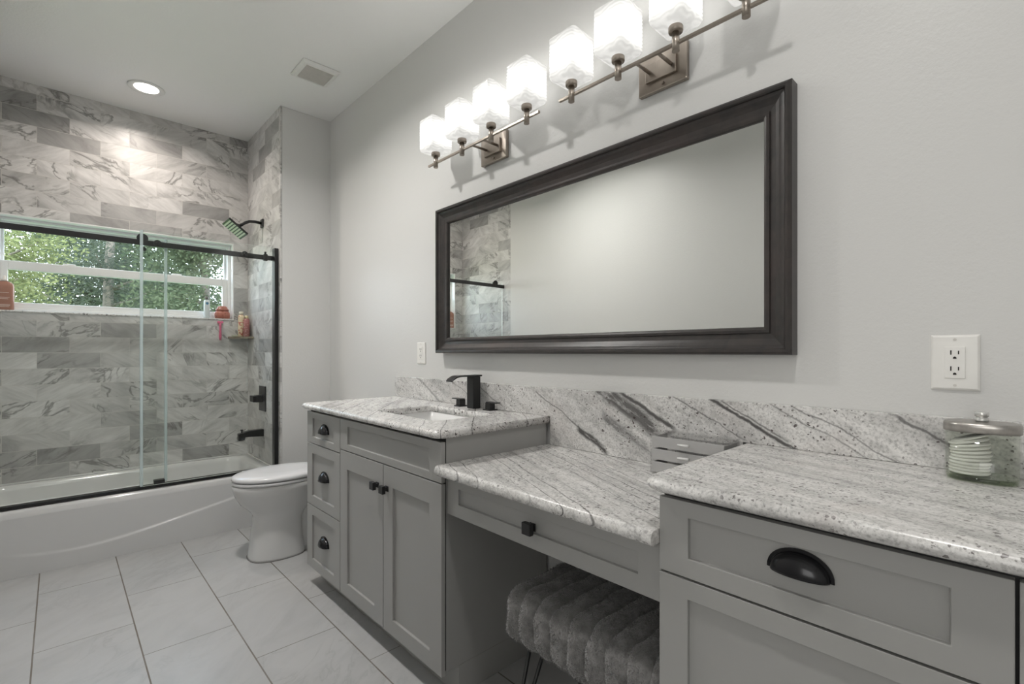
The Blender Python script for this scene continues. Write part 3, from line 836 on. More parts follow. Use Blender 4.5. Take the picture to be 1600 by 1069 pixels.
# ------------------------------------------------------------------ cabinetry
def shaker(name, xf, y0, y1, z0, z1, stile, rail_b, rail_t, parent, mat=None, depth=0.009, thick=0.0155):
    o = [(y0, z0), (y1, z0), (y1, z1), (y0, z1)]
    i = [(y0 + stile, z0 + rail_b), (y1 - stile, z0 + rail_b), (y1 - stile, z1 - rail_t), (y0 + stile, z1 - rail_t)]
    v = [(xf, y, z) for y, z in o] + [(xf, y, z) for y, z in i] + [(xf + depth, y, z) for y, z in i] + [(xf + thick, y, z) for y, z in o]
    f = []
    for k in range(4):
        n = (k + 1) % 4
        f += [(k, n, 4 + n, 4 + k), (4 + k, 4 + n, 8 + n, 8 + k), (k, 12 + k, 12 + n, n)]
    f += [(8, 9, 10, 11), (12, 15, 14, 13)]
    return MB().add(v, f).build(name, mat or M['cabinet'], parent, bevel=0.0013, seg=2)

def cup_pull(xf, yc, zt, W, H, Dp, parent):
    """half-dome bin pull, open below"""
    m = MB(); na, nb = 20, 9
    def shell(k, dx):
        return [(xf - dx - Dp * k * math.sin(PI * i / na) ** 0.8 * math.sin(PI / 2 * j / nb), yc + W / 2 * k * math.cos(PI * i / na), zt - H + H * k * math.sin(PI * i / na) ** 0.9 * math.cos(PI / 2 * j / nb))
                for j in range(nb + 1) for i in range(na + 1)]
    f = [(j * (na + 1) + i, j * (na + 1) + i + 1, (j + 1) * (na + 1) + i + 1, (j + 1) * (na + 1) + i) for j in range(nb) for i in range(na)]
    m.add(shell(1.0, 0.001), f, 0, True)
    m.add(shell(0.9, 0.001), [tuple(reversed(q)) for q in f], 0, True)
    # lip between the shells along the lower rim
    n = (nb + 1) * (na + 1)
    o = nb * (na + 1)
    m.f += [(o + i, o + i + 1, n + o + i + 1, n + o + i) for i in range(na)]; m.mi += [0] * na; m.smooth += [False] * na
    # flange against the drawer front
    arc = [(yc + (W / 2 + e) * math.cos(PI * i / na), zt - H + (H + e) * math.sin(PI * i / na) ** 0.9) for e in (0.0, 0.005) for i in range(na + 1)]
    q = na + 1
    v = [(xf - 0.0035, y, z) for y, z in arc] + [(xf - 0.0002, y, z) for y, z in arc]
    fl = []
    for i in range(na):
        fl += [(i, i + 1, q + i + 1, q + i), (q + i, q + i + 1, 3 * q + i + 1, 3 * q + i)]
    m.add(v, fl, 0, False)
    return m.build('cup_handle', M['black_gloss'], parent)
def knob(xf, yc, zc, parent, s=0.0145):
    m = MB()
    m.box(xf - 0.016, xf - 0.0002, yc - 0.0065, yc + 0.0065, zc - 0.0065, zc + 0.0065)
    m.box(xf - 0.028, xf - 0.014, yc - s, yc + s, zc - s, zc + s)
    m.box(xf - 0.003, xf - 0.0002, yc - 0.0105, yc + 0.0105, zc - 0.0105, zc + 0.0105)
    return m.build('knob', M['black'], parent, bevel=0.0025, seg=3)

XF = 0.884
CT = 0.8465     # underside of the high counters
# --- sink cabinet
sv = thing('sink_cabinet', 'grey shaker sink cabinet with three drawers and two doors beside the toilet', 'cabinet', (1.14, 1.84, 0))
b = MB(); b.box(0.9025, D - 0.022, 1.2710, 1.289, 0.10, CT); b.box(0.9025, D - 0.022, 2.385, 2.403, 0.10, CT)
b.box(0.9025, D - 0.022, 1.289, 2.385, 0.10, 0.118); b.box(D - 0.034, D - 0.022, 1.289, 2.385, 0.118, CT)
b.box(0.9025, 0.92, 1.289, 2.385, 0.118, 0.155); b.box(0.9025, 0.92, 1.289, 2.385, 0.68, 0.71); b.box(0.9025, 0.92, 2.01, 2.045, 0.118, CT)
b.build('body', M['cabinet'], sv, bevel=0.001)
MB().box(0.952, D - 0.022, 1.2712, 2.402, 0.0, 0.0995).build('toe_kick', M['cabinet'], sv)
rv = MB(); rv.box(0.9015, 0.9022, 1.2712, 2.4025, 0.105, CT - 0.0005)
rv.build('gap_shade_sheet', M['cabinet_dark'], sv)  # dark sheet behind the fronts, paints the shade in their gaps
for z0, z1, st, rb, cz in ((0.687, 0.8360, 0.066, 0.03, 0.784), (0.392, 0.683, 0.062, 0.045, 0.566), (0.09, 0.388, 0.062, 0.045, 0.268)):
    d = shaker('drawer', XF, 2.030, 2.403, z0, z1, st, rb, rb, sv)
    cup_pull(XF + 0.009, 2.212, cz, 0.090, 0.038, 0.026, d)
shaker('false_drawer_front', XF, 1.2708, 2.026, 0.706, 0.8360, 0.070, 0.026, 0.028, sv)
d = shaker('door', XF, 1.650, 2.026, 0.09, 0.702, 0.068, 0.057, 0.075, sv)
knob(XF, 1.690, 0.618, d)
d = shaker('door', XF, 1.2708, 1.646, 0.09, 0.702, 0.068, 0.057, 0.075, sv)
knob(XF, 1.618, 0.618, d)

# --- makeup desk drawer unit
md = thing('desk_drawer_unit', 'shallow grey drawer apron with one black knob under the low desk counter', 'drawer unit', (1.14, 0.89, 0.6))
MB().box(0.924, D - 0.022, 0.5125, 1.2695, 0.612, 0.7345).build('body', M['cabinet_dark'], md)
d = shaker('drawer', 0.905, 0.515, 1.2685, 0.607, 0.7345, 0.058, 0.041, 0.039, md)
knob(0.905, 0.886, 0.666, d, 0.0155)

# --- right cabinet
rc = thing('drawer_cabinet', 'grey shaker base cabinet with wide top drawer in the right foreground', 'cabinet', (1.14, 0.05, 0))
MB().box(0.9045, D - 0.022, -0.55, 0.5105, 0.10, CT).build('body', M['cabinet'], rc, bevel=0.001)
MB().box(0.9035, 0.9042, -0.548, 0.508, 0.105, CT - 0.0005).build('gap_shade_sheet', M['cabinet_dark'], rc)  # same painted gap shade behind the right cabinet's fronts
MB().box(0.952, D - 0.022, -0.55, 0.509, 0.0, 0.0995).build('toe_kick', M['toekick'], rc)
d = shaker('drawer', 0.886, 0.012, 0.5105, 0.6865, 0.8335, 0.061, 0.037, 0.031, rc)
cup_pull(0.895, 0.259, 0.793, 0.090, 0.037, 0.025, d)
shaker('door', 0.886, 0.012, 0.5105, 0.09, 0.682, 0.060, 0.060, 0.037, rc)
d = shaker('door', 0.886, -0.55, 0.0080, 0.09, 0.8335, 0.060, 0.060, 0.055, rc)
knob(0.886, -0.03, 0.62, d)

# --- counters with rolled edges
def counter_rings(x0, x1, y0, y1, zt, t, rc_front, rc_l, round_y0, round_y1):
    """slab whose front (x0) and chosen ends are bullnosed"""
    prof = [(0.010, 0.0), (0.004, 0.004), (0.0006, 0.010), (0.0, t * 0.5), (0.0022, t - 0.008), (0.006, t - 0.003), (0.012, t)]
    rings = []
    for ins, z in prof:
        yy0 = y0 + (ins if round_y0 else 0); yy1 = y1 - (ins if round_y1 else 0)
        xx0 = x0 + ins
        n = 8; out = [(x1, yy0, zt - t + z), (x1, yy1, zt - t + z)]
        r = rc_l if round_y1 else 0.0005
        for k in range(n + 1):
            a = R(90 + 90 * k / n); out.append((xx0 + r + r * math.cos(a), yy1 - r + r * math.sin(a), zt - t + z))
        r = rc_front if round_y0 else 0.0005
        for k in range(n + 1):
            a = R(180 + 90 * k / n); out.append((xx0 + r + r * math.cos(a), yy0 + r + r * math.sin(a), zt - t + z))
        rings.append(out)
    return rings
def bool_cut(obj, cutter):
    m = obj.modifiers.new('cut', 'BOOLEAN'); m.operation = 'DIFFERENCE'; m.object = cutter; m.solver = 'EXACT'
    dg = bpy.context.evaluated_depsgraph_get()
    me = bpy.data.meshes.new_from_object(obj.evaluated_get(dg))
    obj.modifiers.clear(); obj.data = me
    bpy.data.objects.remove(cutter, do_unlink=True)
SX0, SX1, SY0, SY1 = 0.985, 1.262, 1.455, 1.895
lc = MB().loft(counter_rings(0.862, D - 0.0005, 1.256, 2.430, 0.874, 0.027, 0.035, 0.02, True, True)).build('sink_countertop', M['granite_left'])
cut = MB().loft([rrect(SX0, SX1, SY0, SY1, z, 0.022) for z in (0.80, 0.90)]).build('cutter', M['granite_left'])
bpy.context.view_layer.update()
bool_cut(lc, cut)
tag(lc, 'pale granite countertop with a rectangular sink cut-out and rounded edge', 'countertop')
tag(MB().loft(counter_rings(0.855, D - 0.0005, 0.5115, 1.2700, 0.767, 0.032, 0.02, 0.03, False, False)).build('desk_countertop', M['granite_desk']),
    'lower streaked granite desk countertop between the two grey cabinets', 'countertop')
tag(MB().loft(counter_rings(0.856, D - 0.0005, -0.56, 0.537, 0.874, 0.027, 0.02, 0.035, False, True)).build('foreground_countertop', M['granite_right']),
    'pale granite countertop in the right foreground under the glass canister', 'countertop')
bs = MB(); bs.box(D - 0.0195, D - 0.0006, -0.56, 2.43, 0.8745, 0.985); bs.box(D - 0.0195, D - 0.0006, 0.5375, 1.2555, 0.7675, 0.8745)
tag(bs.build('granite_backsplash', M['granite_splash'], bevel=0.0012), 'long granite backsplash with dark diagonal veins behind all three counters', 'backsplash')

# --- sink basin
sk = MB()
rings = [rrect(SX0 - 0.012, SX1 + 0.012, SY0 - 0.012, SY1 + 0.012, 0.8465, 0.03), rrect(SX0 - 0.002, SX1 + 0.002, SY0 - 0.002, SY1 + 0.002, 0.8465, 0.028),
         rrect(SX0 + 0.006, SX1 - 0.006, SY0 + 0.006, SY1 - 0.006, 0.80, 0.03), rrect(SX0 + 0.012, SX1 - 0.012, SY0 + 0.014, SY1 - 0.014, 0.745, 0.04), rrect(SX0 + 0.04, SX1 - 0.04, SY0 + 0.05, SY1 - 0.05, 0.728, 0.05)]
sk.loft(rings, False, True)
snk = thing('sink_basin', 'white rectangular undermount sink set in the pale granite countertop', 'sink', (1.12, 1.675, 0.72))
sk.build('bowl', M['sink_china'], snk)
MB().lathe((1.14, 1.675, 0.7285), [(0.024, 0), (0.024, 0.003), (0.016, 0.004)], 24).build('drain', M['black'], snk)

# --- faucet
fa = thing('sink_faucet', 'black waterfall faucet with square column and two lever handles behind the sink', 'faucet', (1.34, 1.675, 0.8745))
FX0, FX1, FY = 1.316, 1.356, 1.674
cb = MB(); cb.box(FX0, FX1, FY - 0.023, FY + 0.023, 0.8745, 1.014)
cb.build('column', M['black'], fa, bevel=0.0015)
spo = MB()
path = [(1.366, 1.0185), (1.25, 1.0185), (1.232, 1.016), (1.212, 1.006), (1.204, 0.999)]
spo.loft([[(x, FY - 0.023, z), (x, FY + 0.023, z), (x, FY + 0.023, z + h), (x, FY - 0.023, z + h)] for (x, z), h in zip([(p[0], p[1] - 0.004) for p in path], (0.006, 0.006, 0.0065, 0.007, 0.006))], smooth=False)
spo.build('spout', M['black'], fa, bevel=0.001)
for s in (1, -1):
    hy = FY + s * 0.103
    h_ = MB(); h_.box(1.320, 1.366, hy - 0.023, hy + 0.023, 0.8745, 0.8785); h_.box(1.328, 1.358, hy - 0.015, hy + 0.015, 0.8785, 0.905)
    ho = h_.build('handle', M['black'], fa, bevel=0.0012)
    MB().box(1.329, 1.357, min(hy - s * 0.013, hy + s * 0.052), max(hy - s * 0.013, hy + s * 0.052), 0.9052, 0.9095).build('lever', M['black'], ho, bevel=0.001)

# ------------------------------------------------------------------ mirror
mi = thing('wall_mirror', 'wide dark framed mirror hanging above the counters under the light bars', 'mirror', (D, 1.2, 1.116))
MY0, MY1, MZ0, MZ1 = 0.409, 1.991, 1.1155, 1.8155
prof = [(0.0, 0.0008), (0.0, 0.042), (0.003, 0.047), (0.008, 0.050), (0.014, 0.049), (0.017, 0.045), (0.018, 0.040), (0.0215, 0.0385), (0.026, 0.037), (0.034, 0.032), (0.043, 0.0275), (0.052, 0.0255), (0.057, 0.0245), (0.0585, 0.0285), (0.066, 0.0285), (0.072, 0.026), (0.0745, 0.020), (0.0745, 0.012)]
fm = MB(); n = len(prof)
cor = [(MY0, MZ0, 1, 1), (MY1, MZ0, -1, 1), (MY1, MZ1, -1, -1), (MY0, MZ1, 1, -1)]
for k in range(4):
    a, c = cor[k], cor[(k + 1) % 4]
    v = [(D - dx, a[0] + a[2] * t, a[1] + a[3] * t * 1.0) for t, dx in prof] + [(D - dx, c[0] + c[2] * t, c[1] + c[3] * t * 1.0) for t, dx in prof]
    fm.add(v, [(i, i + 1, n + i + 1, n + i) for i in range(n - 1)], 0, False)
fm.build('frame', M['frame'], mi, weld=True)
MB().box(D - 0.017, D - 0.014, MY0 + 0.070, MY1 - 0.070, MZ0 + 0.070, MZ1 - 0.070).build('mirror_glass', M['mirror'], mi)
MB().box(D - 0.0135, D - 0.001, MY0 + 0.03, MY1 - 0.03, MZ0 + 0.03, MZ1 - 0.03).build('backing', M['hole'], mi)

# ------------------------------------------------------------------ vanity lights
XBAR = D - 0.105
def shade_mesh(m, c, w, z0, z1):
    n = 7; per = []
    nv = 36
    h = w / 2
    base = rrect(-h, h, -h, h, 0, 0.010, 3)
    # densify the straight sides
    dense = []
    for i, p in enumerate(base):
        q = base[(i + 1) % len(base)]
        dense.append(p)
        L = math.hypot(q[0] - p[0], q[1] - p[1])
        if L > 0.03:
            for k in range(1, 10): dense.append((p[0] + (q[0] - p[0]) * k / 10, p[1] + (q[1] - p[1]) * k / 10, 0))
    rings = [[(c[0] + p[0] * s, c[1] + p[1] * s, z0 + dz) for p in dense] for s, dz in ((0.25, 0.0), (0.72, 0.0), (0.90, 0.003), (0.97, 0.009))]
    for j in range(nv + 1):
        z = z0 + 0.014 + (z1 - z0 - 0.014) * j / nv
        rg = []
        for p in dense:
            ph = 2.5 * math.sin(14 * (p[0] - p[1]) + 1.1) + z * 520 + 1.6 * math.sin(45 * (p[0] + p[1]))
            k = 1 + 0.012 * math.sin(ph)
            rg.append((c[0] + p[0] * k, c[1] + p[1] * k, z))
        rings.append(rg)
    for s in (0.955, 0.93):
        rings.append([(c[0] + p[0] * s, c[1] + p[1] * s, z1 - (0 if s > 0.94 else 0.004)) for p in dense])
    for j in range(6):
        rings.append([(c[0] + p[0] * 0.92, c[1] + p[1] * 0.92, z1 - 0.006 - (z1 - z0 - 0.02) * (j + 1) / 6) for p in dense])
    m.loft(rings, True, True)
def vanity_light(ys, y0, y1, py, label):
    o = thing('vanity_light_bar', label, 'wall light', (D, (y0 + y1) / 2, 1.95), 'vanity light bars above the mirror')
    zb = 2.006
    MB().box(XBAR - 0.005, XBAR + 0.005, y0, y1, zb - 0.0045, zb + 0.0045).build('bar', M['nickel'], o, bevel=0.001)
    pl = MB(); pl.box(D - 0.018, D - 0.0005, py - 0.083, py + 0.083, 1.947, 2.066)
    pl = pl.build('wall_plate', M['nickel'], o, bevel=0.003)
    ip = MB(); ip.box(D - 0.028, D - 0.018, py - 0.052, py + 0.052, 1.978, 2.036)
    ip.build('raised_plate', M['nickel'], pl, bevel=0.002)
    kb = MB(); kb.tube([(D - 0.018, py - 0.004, 1.963), (D - 0.026, py - 0.004, 1.963)], [0.005, 0.006], 14)
    kb.build('finial_screw', M['nickel'], pl)
    for s in (-1, 1):
        MB().tube([(D - 0.028, py + s * 0.036, 2.006), (XBAR + 0.004, py + s * 0.036, 2.006)], 0.0055, 12).build('arm', M['nickel'], o)
    for y in ys:
        c = (XBAR - 0.004, y)
        s_ = MB(); s_.cyl((c[0], c[1], 1.981), (c[0], c[1], 2.036), 0.0105, 20)
        s_.lathe((c[0], c[1], 2.034), [(0.010, 0), (0.0195, 0.001), (0.0205, 0.004), (0.0205, 0.015), (0.0195, 0.017)], 24)
        so = s_.build('socket', M['nickel'], o)
        sm = MB(); shade_mesh(sm, c, 0.112, 2.0515, 2.195)
        # own origin at the bulb so the glow is centred on it
        me_parent = o
        shd = sm.build('glass_shade', M['shade'], None, base=(c[0], c[1], 2.125))
        shd.parent = o
        shd.location = Vector((c[0], c[1], 2.125)) - ORIG[o.name]
        pd = bpy.data.lights.new('bulb', 'POINT'); pd.energy = VAN_W; pd.shadow_soft_size = 0.03; pd.color = (1.0, 0.98, 0.95)
        po = bpy.data.objects.new('bulb', pd); col.objects.link(po); po.parent = o
        po.location = Vector((c[0], c[1], 2.165)) - ORIG[o.name]
    return o
vanity_light([1.893, 1.692, 1.497, 1.292], 1.958, 1.230, 1.590, 'four-light brushed nickel bar over the left half of the mirror')
vanity_light([1.074, 0.884, 0.689, 0.495], 1.132, 0.405, 0.785, 'four-light brushed nickel bar over the right half of the mirror, nearer the camera')

# ------------------------------------------------------------------ ceiling fixtures
def can_light(x, y, label, power, color=(1.0, 0.975, 0.94), group=None):
    o = thing('recessed_ceiling_light', label, 'ceiling light', (x, y, ZC - 0.006), group)
    t = MB(); t.lathe((x, y, ZC), [(0.094, -0.0005), (0.094, -0.004), (0.086, -0.007), (0.066, -0.004), (0.062, -0.0008)], 48, cap0=False, cap1=False)
    t.build('trim_ring', M['vent_frame'], o)
    l = MB(); l.lathe((x, y, ZC), [(0.0625, -0.0012), (0.0625, -0.0030), (0.05, -0.0040)], 40)
    l.build('lens', M['lens'], o)
    ld = bpy.data.lights.new('lamp', 'AREA'); ld.shape = 'DISK'; ld.size = 0.12; ld.energy = power; ld.color = color; ld.spread = R(150)
    lo_ = bpy.data.objects.new('lamp', ld); col.objects.link(lo_); lo_.parent = o
    lo_.location = (0, 0, -0.004)
    return o
can_light(0.393, 3.70, 'round recessed downlight glowing in the ceiling over the bathtub', CEIL_W * 0.6, (1.0, 0.90, 0.82))
can_light(0.36, 0.25, 'unseen round fill downlight added in the ceiling above the near counter', CEIL_W * 0.62)  # added out of view as fill for the near end
can_light(0.40, 2.28, 'unseen round fill downlight added in the ceiling in front of the toilet', CEIL_W * 1.45)  # added out of view to brighten toilet, apron and lower tiles

vt = thing('ceiling_vent', 'white louvred exhaust fan grille on the ceiling near the corner', 'vent', (1.087, 2.826, ZC - 0.02))
vf = MB()
vx0, vx1, vy0, vy1 = 0.982, 1.192, 2.722, 2.932
rings = [rrect(vx0, vx1, vy0, vy1, ZC - 0.0005, 0.008), rrect(vx0, vx1, vy0, vy1, ZC - 0.006, 0.008), rrect(vx0 + 0.012, vx1 - 0.012, vy0 + 0.012, vy1 - 0.012, ZC - 0.016, 0.008), rrect(vx0 + 0.027, vx1 - 0.027, vy0 + 0.027, vy1 - 0.027, ZC - 0.018, 0.003), rrect(vx0 + 0.027, vx1 - 0.027, vy0 + 0.027, vy1 - 0.027, ZC - 0.004, 0.003)]
vf.loft(rings, False, True, smooth=False)
vf.build('frame', M['vent_frame'], vt)
sl = MB()
for k in range(19):
    yy = vy0 + 0.031 + (vy1 - vy0 - 0.062) * k / 18
    sl.box(vx0 + 0.027, vx1 - 0.027, yy - 0.0025, yy + 0.0025, ZC - 0.017, ZC - 0.007)
sl.build('grille', M['vent'], vt)

# ------------------------------------------------------------------ outlets
def outlet(yc, zc, w, h, label, gfci):
    o = thing('wall_outlet', label, 'outlet', (D, yc, zc - h / 2))
    m = MB(); m.loft([[(D - x_, yc + a * (w / 2 - i), zc + b_ * (h / 2 - i)) for a, b_ in ((-1, -1), (1, -1), (1, 1), (-1, 1))] for x_, i in ((0.0005, 0), (0.003, 0), (0.0065, 0.004))], smooth=False)
    m.build('cover_plate', M['plastic'], o, bevel=0.001)
    m = MB(); m.box(D - 0.0085, D - 0.006, yc - 0.0165, yc + 0.0165, zc - 0.0335, zc + 0.0335)
    fc = m.build('receptacle', M['plastic'], o, bevel=0.001)
    hl = MB()
    for dz in (0.0165, -0.0175):
        hl.box(D - 0.0092, D - 0.0082, yc + 0.0050, yc + 0.0070, zc + dz + 0.000, zc + dz + 0.0095)
        hl.box(D - 0.0092, D - 0.0082, yc - 0.0070, yc - 0.0050, zc + dz + 0.001, zc + dz + 0.0085)
        v = [(D - 0.0092, yc + 0.0028 * math.cos(R(a)), zc + dz - 0.0072 + 0.0034 * math.sin(R(a))) for a in range(0, 181, 20)]
        v += [(D - 0.0092, yc - 0.0028, zc + dz - 0.0085), (D - 0.0092, yc + 0.0028, zc + dz - 0.0085)]
        hl.loft([v, [(D - 0.0082, p[1], p[2]) for p in v]], smooth=False)
    hl.build('slots', M['hole'], fc)
    if gfci:
        g = MB(); g.box(D - 0.0098, D - 0.0082, yc - 0.008, yc - 0.001, zc - 0.004, zc + 0.003); g.box(D - 0.0098, D - 0.0082, yc + 0.001, yc + 0.008, zc - 0.004, zc + 0.003)
        g.build('test_buttons', M['plastic'], fc, bevel=0.0005)
    for dz in (0.0485, -0.0485):
        MB().cyl((D - 0.0062, yc, zc + dz), (D - 0.0074, yc, zc + dz), 0.0030, 12).build('screw', M['vent'], o)
    return o
outlet(0.1075, 1.1010, 0.078, 0.118, 'white duplex outlet on the wall above the glass canister', False)
outlet(2.182, 1.115, 0.078, 0.113, 'small white outlet on the wall left of the mirror', True)

# ------------------------------------------------------------------ acrylic drawer box
og = thing('acrylic_organizer', 'clear grey acrylic box with three little drawers on the desk counter', 'organizer', (1.32, 0.64, 0.7675))
OX0, OX1, OY0, OY1, OZ0, OZ1 = 1.272, 1.366, 0.542, 0.763, 0.7678, 0.884
ca = MB(); t_ = 0.003
ca.box(OX0, OX1, OY0, OY1, OZ0, OZ0 + t_); ca.box(OX0, OX1, OY0, OY1, OZ1 - t_, OZ1)
ca.box(OX0, OX1, OY0, OY0 + t_, OZ0 + t_, OZ1 - t_); ca.box(OX0, OX1, OY1 - t_, OY1, OZ0 + t_, OZ1 - t_); ca.box(OX1 - t_, OX1, OY0 + t_, OY1 - t_, OZ0 + t_, OZ1 - t_)
ca.build('case', M['acrylic'], og, bevel=0.0008)
dh = (OZ1 - OZ0 - 2 * t_) / 3
grey_ac = plain('frosted grey lining', (0.42, 0.415, 0.41), 0.35)
for k in range(3):
    z0 = OZ0 + t_ + dh * k
    dm = MB(); dm.box(OX0 + 0.001, OX0 + 0.004, OY0 + 0.005, OY1 - 0.005, z0 + 0.002, z0 + dh - 0.004)
    dm.box(OX0 + 0.004, OX1 - 0.006, OY0 + 0.005, OY1 - 0.005, z0 + 0.002, z0 + 0.004)
    dm.box(OX0 + 0.004, OX1 - 0.006, OY0 + 0.005, OY0 + 0.007, z0 + 0.004, z0 + dh - 0.006); dm.box(OX0 + 0.004, OX1 - 0.006, OY1 - 0.007, OY1 - 0.005, z0 + 0.004, z0 + dh - 0.006)
    dr = dm.build('drawer', grey_ac, og, bevel=0.0006)
    kb = MB(); yk = 0.655; zk = z0 + dh * 0.52
    kb.tube([(OX0 + 0.001, yk + 0.012, zk), (OX0 - 0.010, yk + 0.012, zk)], 0.0025, 10); kb.tube([(OX0 + 0.001, yk - 0.012, zk), (OX0 - 0.010, yk - 0.012, zk)], 0.0025, 10)
    kb.tube([(OX0 - 0.010, yk + 0.016, zk), (OX0 - 0.010, yk - 0.016, zk)], [0.003, 0.004], 10)
    kb.build('handle', plain('clear handle', (0.75, 0.75, 0.74), 0.1), dr)

# ------------------------------------------------------------------ canister with cotton pads
jc = (1.312, 0.063, 0.8745)
ja = thing('glass_canister', 'oval green tinted glass canister with metal lid on the foreground counter', 'canister', jc)
JX, JY = 0.043, 0.054
def ell(k, z, n=48, p=2.5):
    out = []
    for i in range(n):
        a = 2 * PI * i / n; c, s = math.cos(a), math.sin(a)
        out.append((jc[0] + JX * k * math.copysign(abs(c) ** (2 / p), c), jc[1] + JY * k * math.copysign(abs(s) ** (2 / p), s), jc[2] + z))
    return out
MB().loft([ell(0.95, 0.001), ell(0.99, 0.004), ell(1, 0.012), ell(1, 0.094), ell(0.965, 0.094), ell(0.965, 0.012), ell(0.93, 0.010)]).build('glass_body', M['jar_glass'], ja)
MB().loft([ell(0.955, 0.0015), ell(0.955, 0.0095)]).build('thick_base', M['jar_base'], ja)
MB().loft([ell(1.0, 0.0945), ell(1.035, 0.0945), ell(1.035, 0.108), ell(1.01, 0.112), ell(0.9, 0.113)]).build('lid', M['chrome'], ja)
kn = MB(); kn.lathe((jc[0] + 0.005, jc[1], jc[2] + 0.1132), [(0.009, 0), (0.0105, 0.002), (0.0105, 0.006), (0.0085, 0.0075), (0.0085, 0.009), (0.0105, 0.0105), (0.0105, 0.017), (0.0095, 0.0185)], 24)
lab(kn.build('knob', plain('clear knob', (0.72, 0.72, 0.70), 0.06, 0.6), ja), 'clear round spool-shaped knob')
random.seed(5)
npad = 11
for k in range(npad):
    top = k == npad - 1
    zz = jc[2] + 0.0115 + k * 0.0062
    m = MB(); r_ = 0.031
    cx, cy = jc[0] - 0.004 + random.uniform(-0.002, 0.002), jc[1] + 0.016 + random.uniform(-0.002, 0.002)
    m.lathe((cx, cy, zz), [(0.020, 0), (r_ - 0.002, 0.0004), (r_, 0.0028), (r_ - 0.002, 0.0052), (0.020, 0.0058)], 36)
    o = m.build('cotton_pad', M['cotton'], base=(cx, cy, zz))
    tl = 0.0
    if k >= 4: tl = R(2.2) * (k - 3)
    o.rotation_euler = (-min(tl, R(15)) if not top else R(-20), 0, 0)
    if k >= 4: o.location.z += (k - 3) * 0.0008
    lb_ = 'tilted topmost white cotton pad in the glass canister' if top else ('lowest white cotton pad lying on the floor of the glass canister' if k == 0 else 'white round cotton pad in the middle of the stack in the canister')
    tag(o, lb_, 'cotton pad', 'cotton pads in the glass canister')

# ------------------------------------------------------------------ fur stool
so = thing('fur_stool', 'dark grey channelled faux fur bench on black hairpin legs under the desk', 'stool', (1.1, 0.77, 0))
BX0, BX1, BY0, BY1, BZ0, BZ1 = 0.918, 1.28, 0.522, 1.018, 0.300, 0.458
rnd = random.Random(3)
def bench():
    m = MB()
    def base_ring(n=72):
        pts = rrect(BX0, BX1, BZ0, BZ1, 0, 0.055, 10)
        dense = []
        for i, p in enumerate(pts):
            q = pts[(i + 1) % len(pts)]; dense.append((p[0], p[1]))
            L = math.hypot(q[0] - p[0], q[1] - p[1]); k = int(L / 0.011)
            for j in range(1, k): dense.append((p[0] + (q[0] - p[0]) * j / k, p[1] + (q[1] - p[1]) * j / k))
        return dense
    ringp = base_ring(); N = len(ringp)
    cx, cz = (BX0 + BX1) / 2, (BZ0 + BZ1) / 2
    nrm = []
    for i in range(N):
        a, b_ = ringp[i - 1], ringp[(i + 1) % N]
        d = Vector((b_[0] - a[0], b_[1] - a[1])).normalized(); nrm.append((d.y, -d.x))
    P = 0.0575; NYS = 150
    rings = []
    for j in range(NYS + 1):
        y = BY1 - (BY1 - BY0) * j / NYS
        s_ = (BY1 - y) / P
        g = abs(math.sin(PI * s_)) ** 0.38
        e = min(BY1 - y, y - BY0)
        endr = 0.028
        ins = endr - math.sqrt(max(0, endr ** 2 - (endr - min(e, endr)) ** 2))
        rg = []
        for i, (px, pz) in enumerate(ringp):
            lump = 0.0022 * math.sin(px * 61 + y * 83) + 0.002 * math.sin(pz * 97 - y * 71 + 1)
            w_ = -0.011 + 0.0125 * g - ins * 0.9 + lump * 0.6
            rg.append((px + nrm[i][0] * w_, y + 0.003 * math.sin(i * 0.4 + j * 0.1), pz + nrm[i][1] * w_))
        rings.append(rg)
    m.loft(rings, True, True)
    return m
bm_ = bench()
seat = bm_.build('seat', M['fur'], so)
# short pile
seat.data.calc_loop_triangles()
hm = MB()
tris = [t for t in seat.data.loop_triangles]
vsd = seat.data.vertices
org = ORIG['fur_stool']
cand = []
acc = []; tot = 0
for t in tris:
    c = (vsd[t.vertices[0]].co + vsd[t.vertices[1]].co + vsd[t.vertices[2]].co) / 3 + org
    if c.x > 1.2 and c.z < 0.42: continue
    tot += t.area; acc.append((tot, t))
import bisect
cum = [a for a, _ in acc]
for k in range(42000):
    t = acc[bisect.bisect_left(cum, rnd.random() * tot)][1]
    a, b_ = rnd.random(), rnd.random()
    if a + b_ > 1: a, b_ = 1 - a, 1 - b_
    v0, v1, v2 = (vsd[i].co for i in t.vertices)
    p = v0 + (v1 - v0) * a + (v2 - v0) * b_ + org
    nn = Vector(t.normal)
    rv_ = Vector((rnd.uniform(-1, 1), rnd.uniform(-1, 1), rnd.uniform(-1.2, 0.7)))
    d = (nn + rv_ * 0.75).normalized()
    sd = d.cross(Vector((rnd.uniform(-1, 1), rnd.uniform(-1, 1), rnd.uniform(-1, 1)))).normalized() * 0.0009
    L = rnd.uniform(0.0035, 0.0065)
    hm.add([p - sd - nn * 0.001, p + sd - nn * 0.001, p + d * L], [(0, 1, 2)])
pile = hm.build('fur_pile', M['fur_hair'], so)
pile['kind'] = 'stuff'
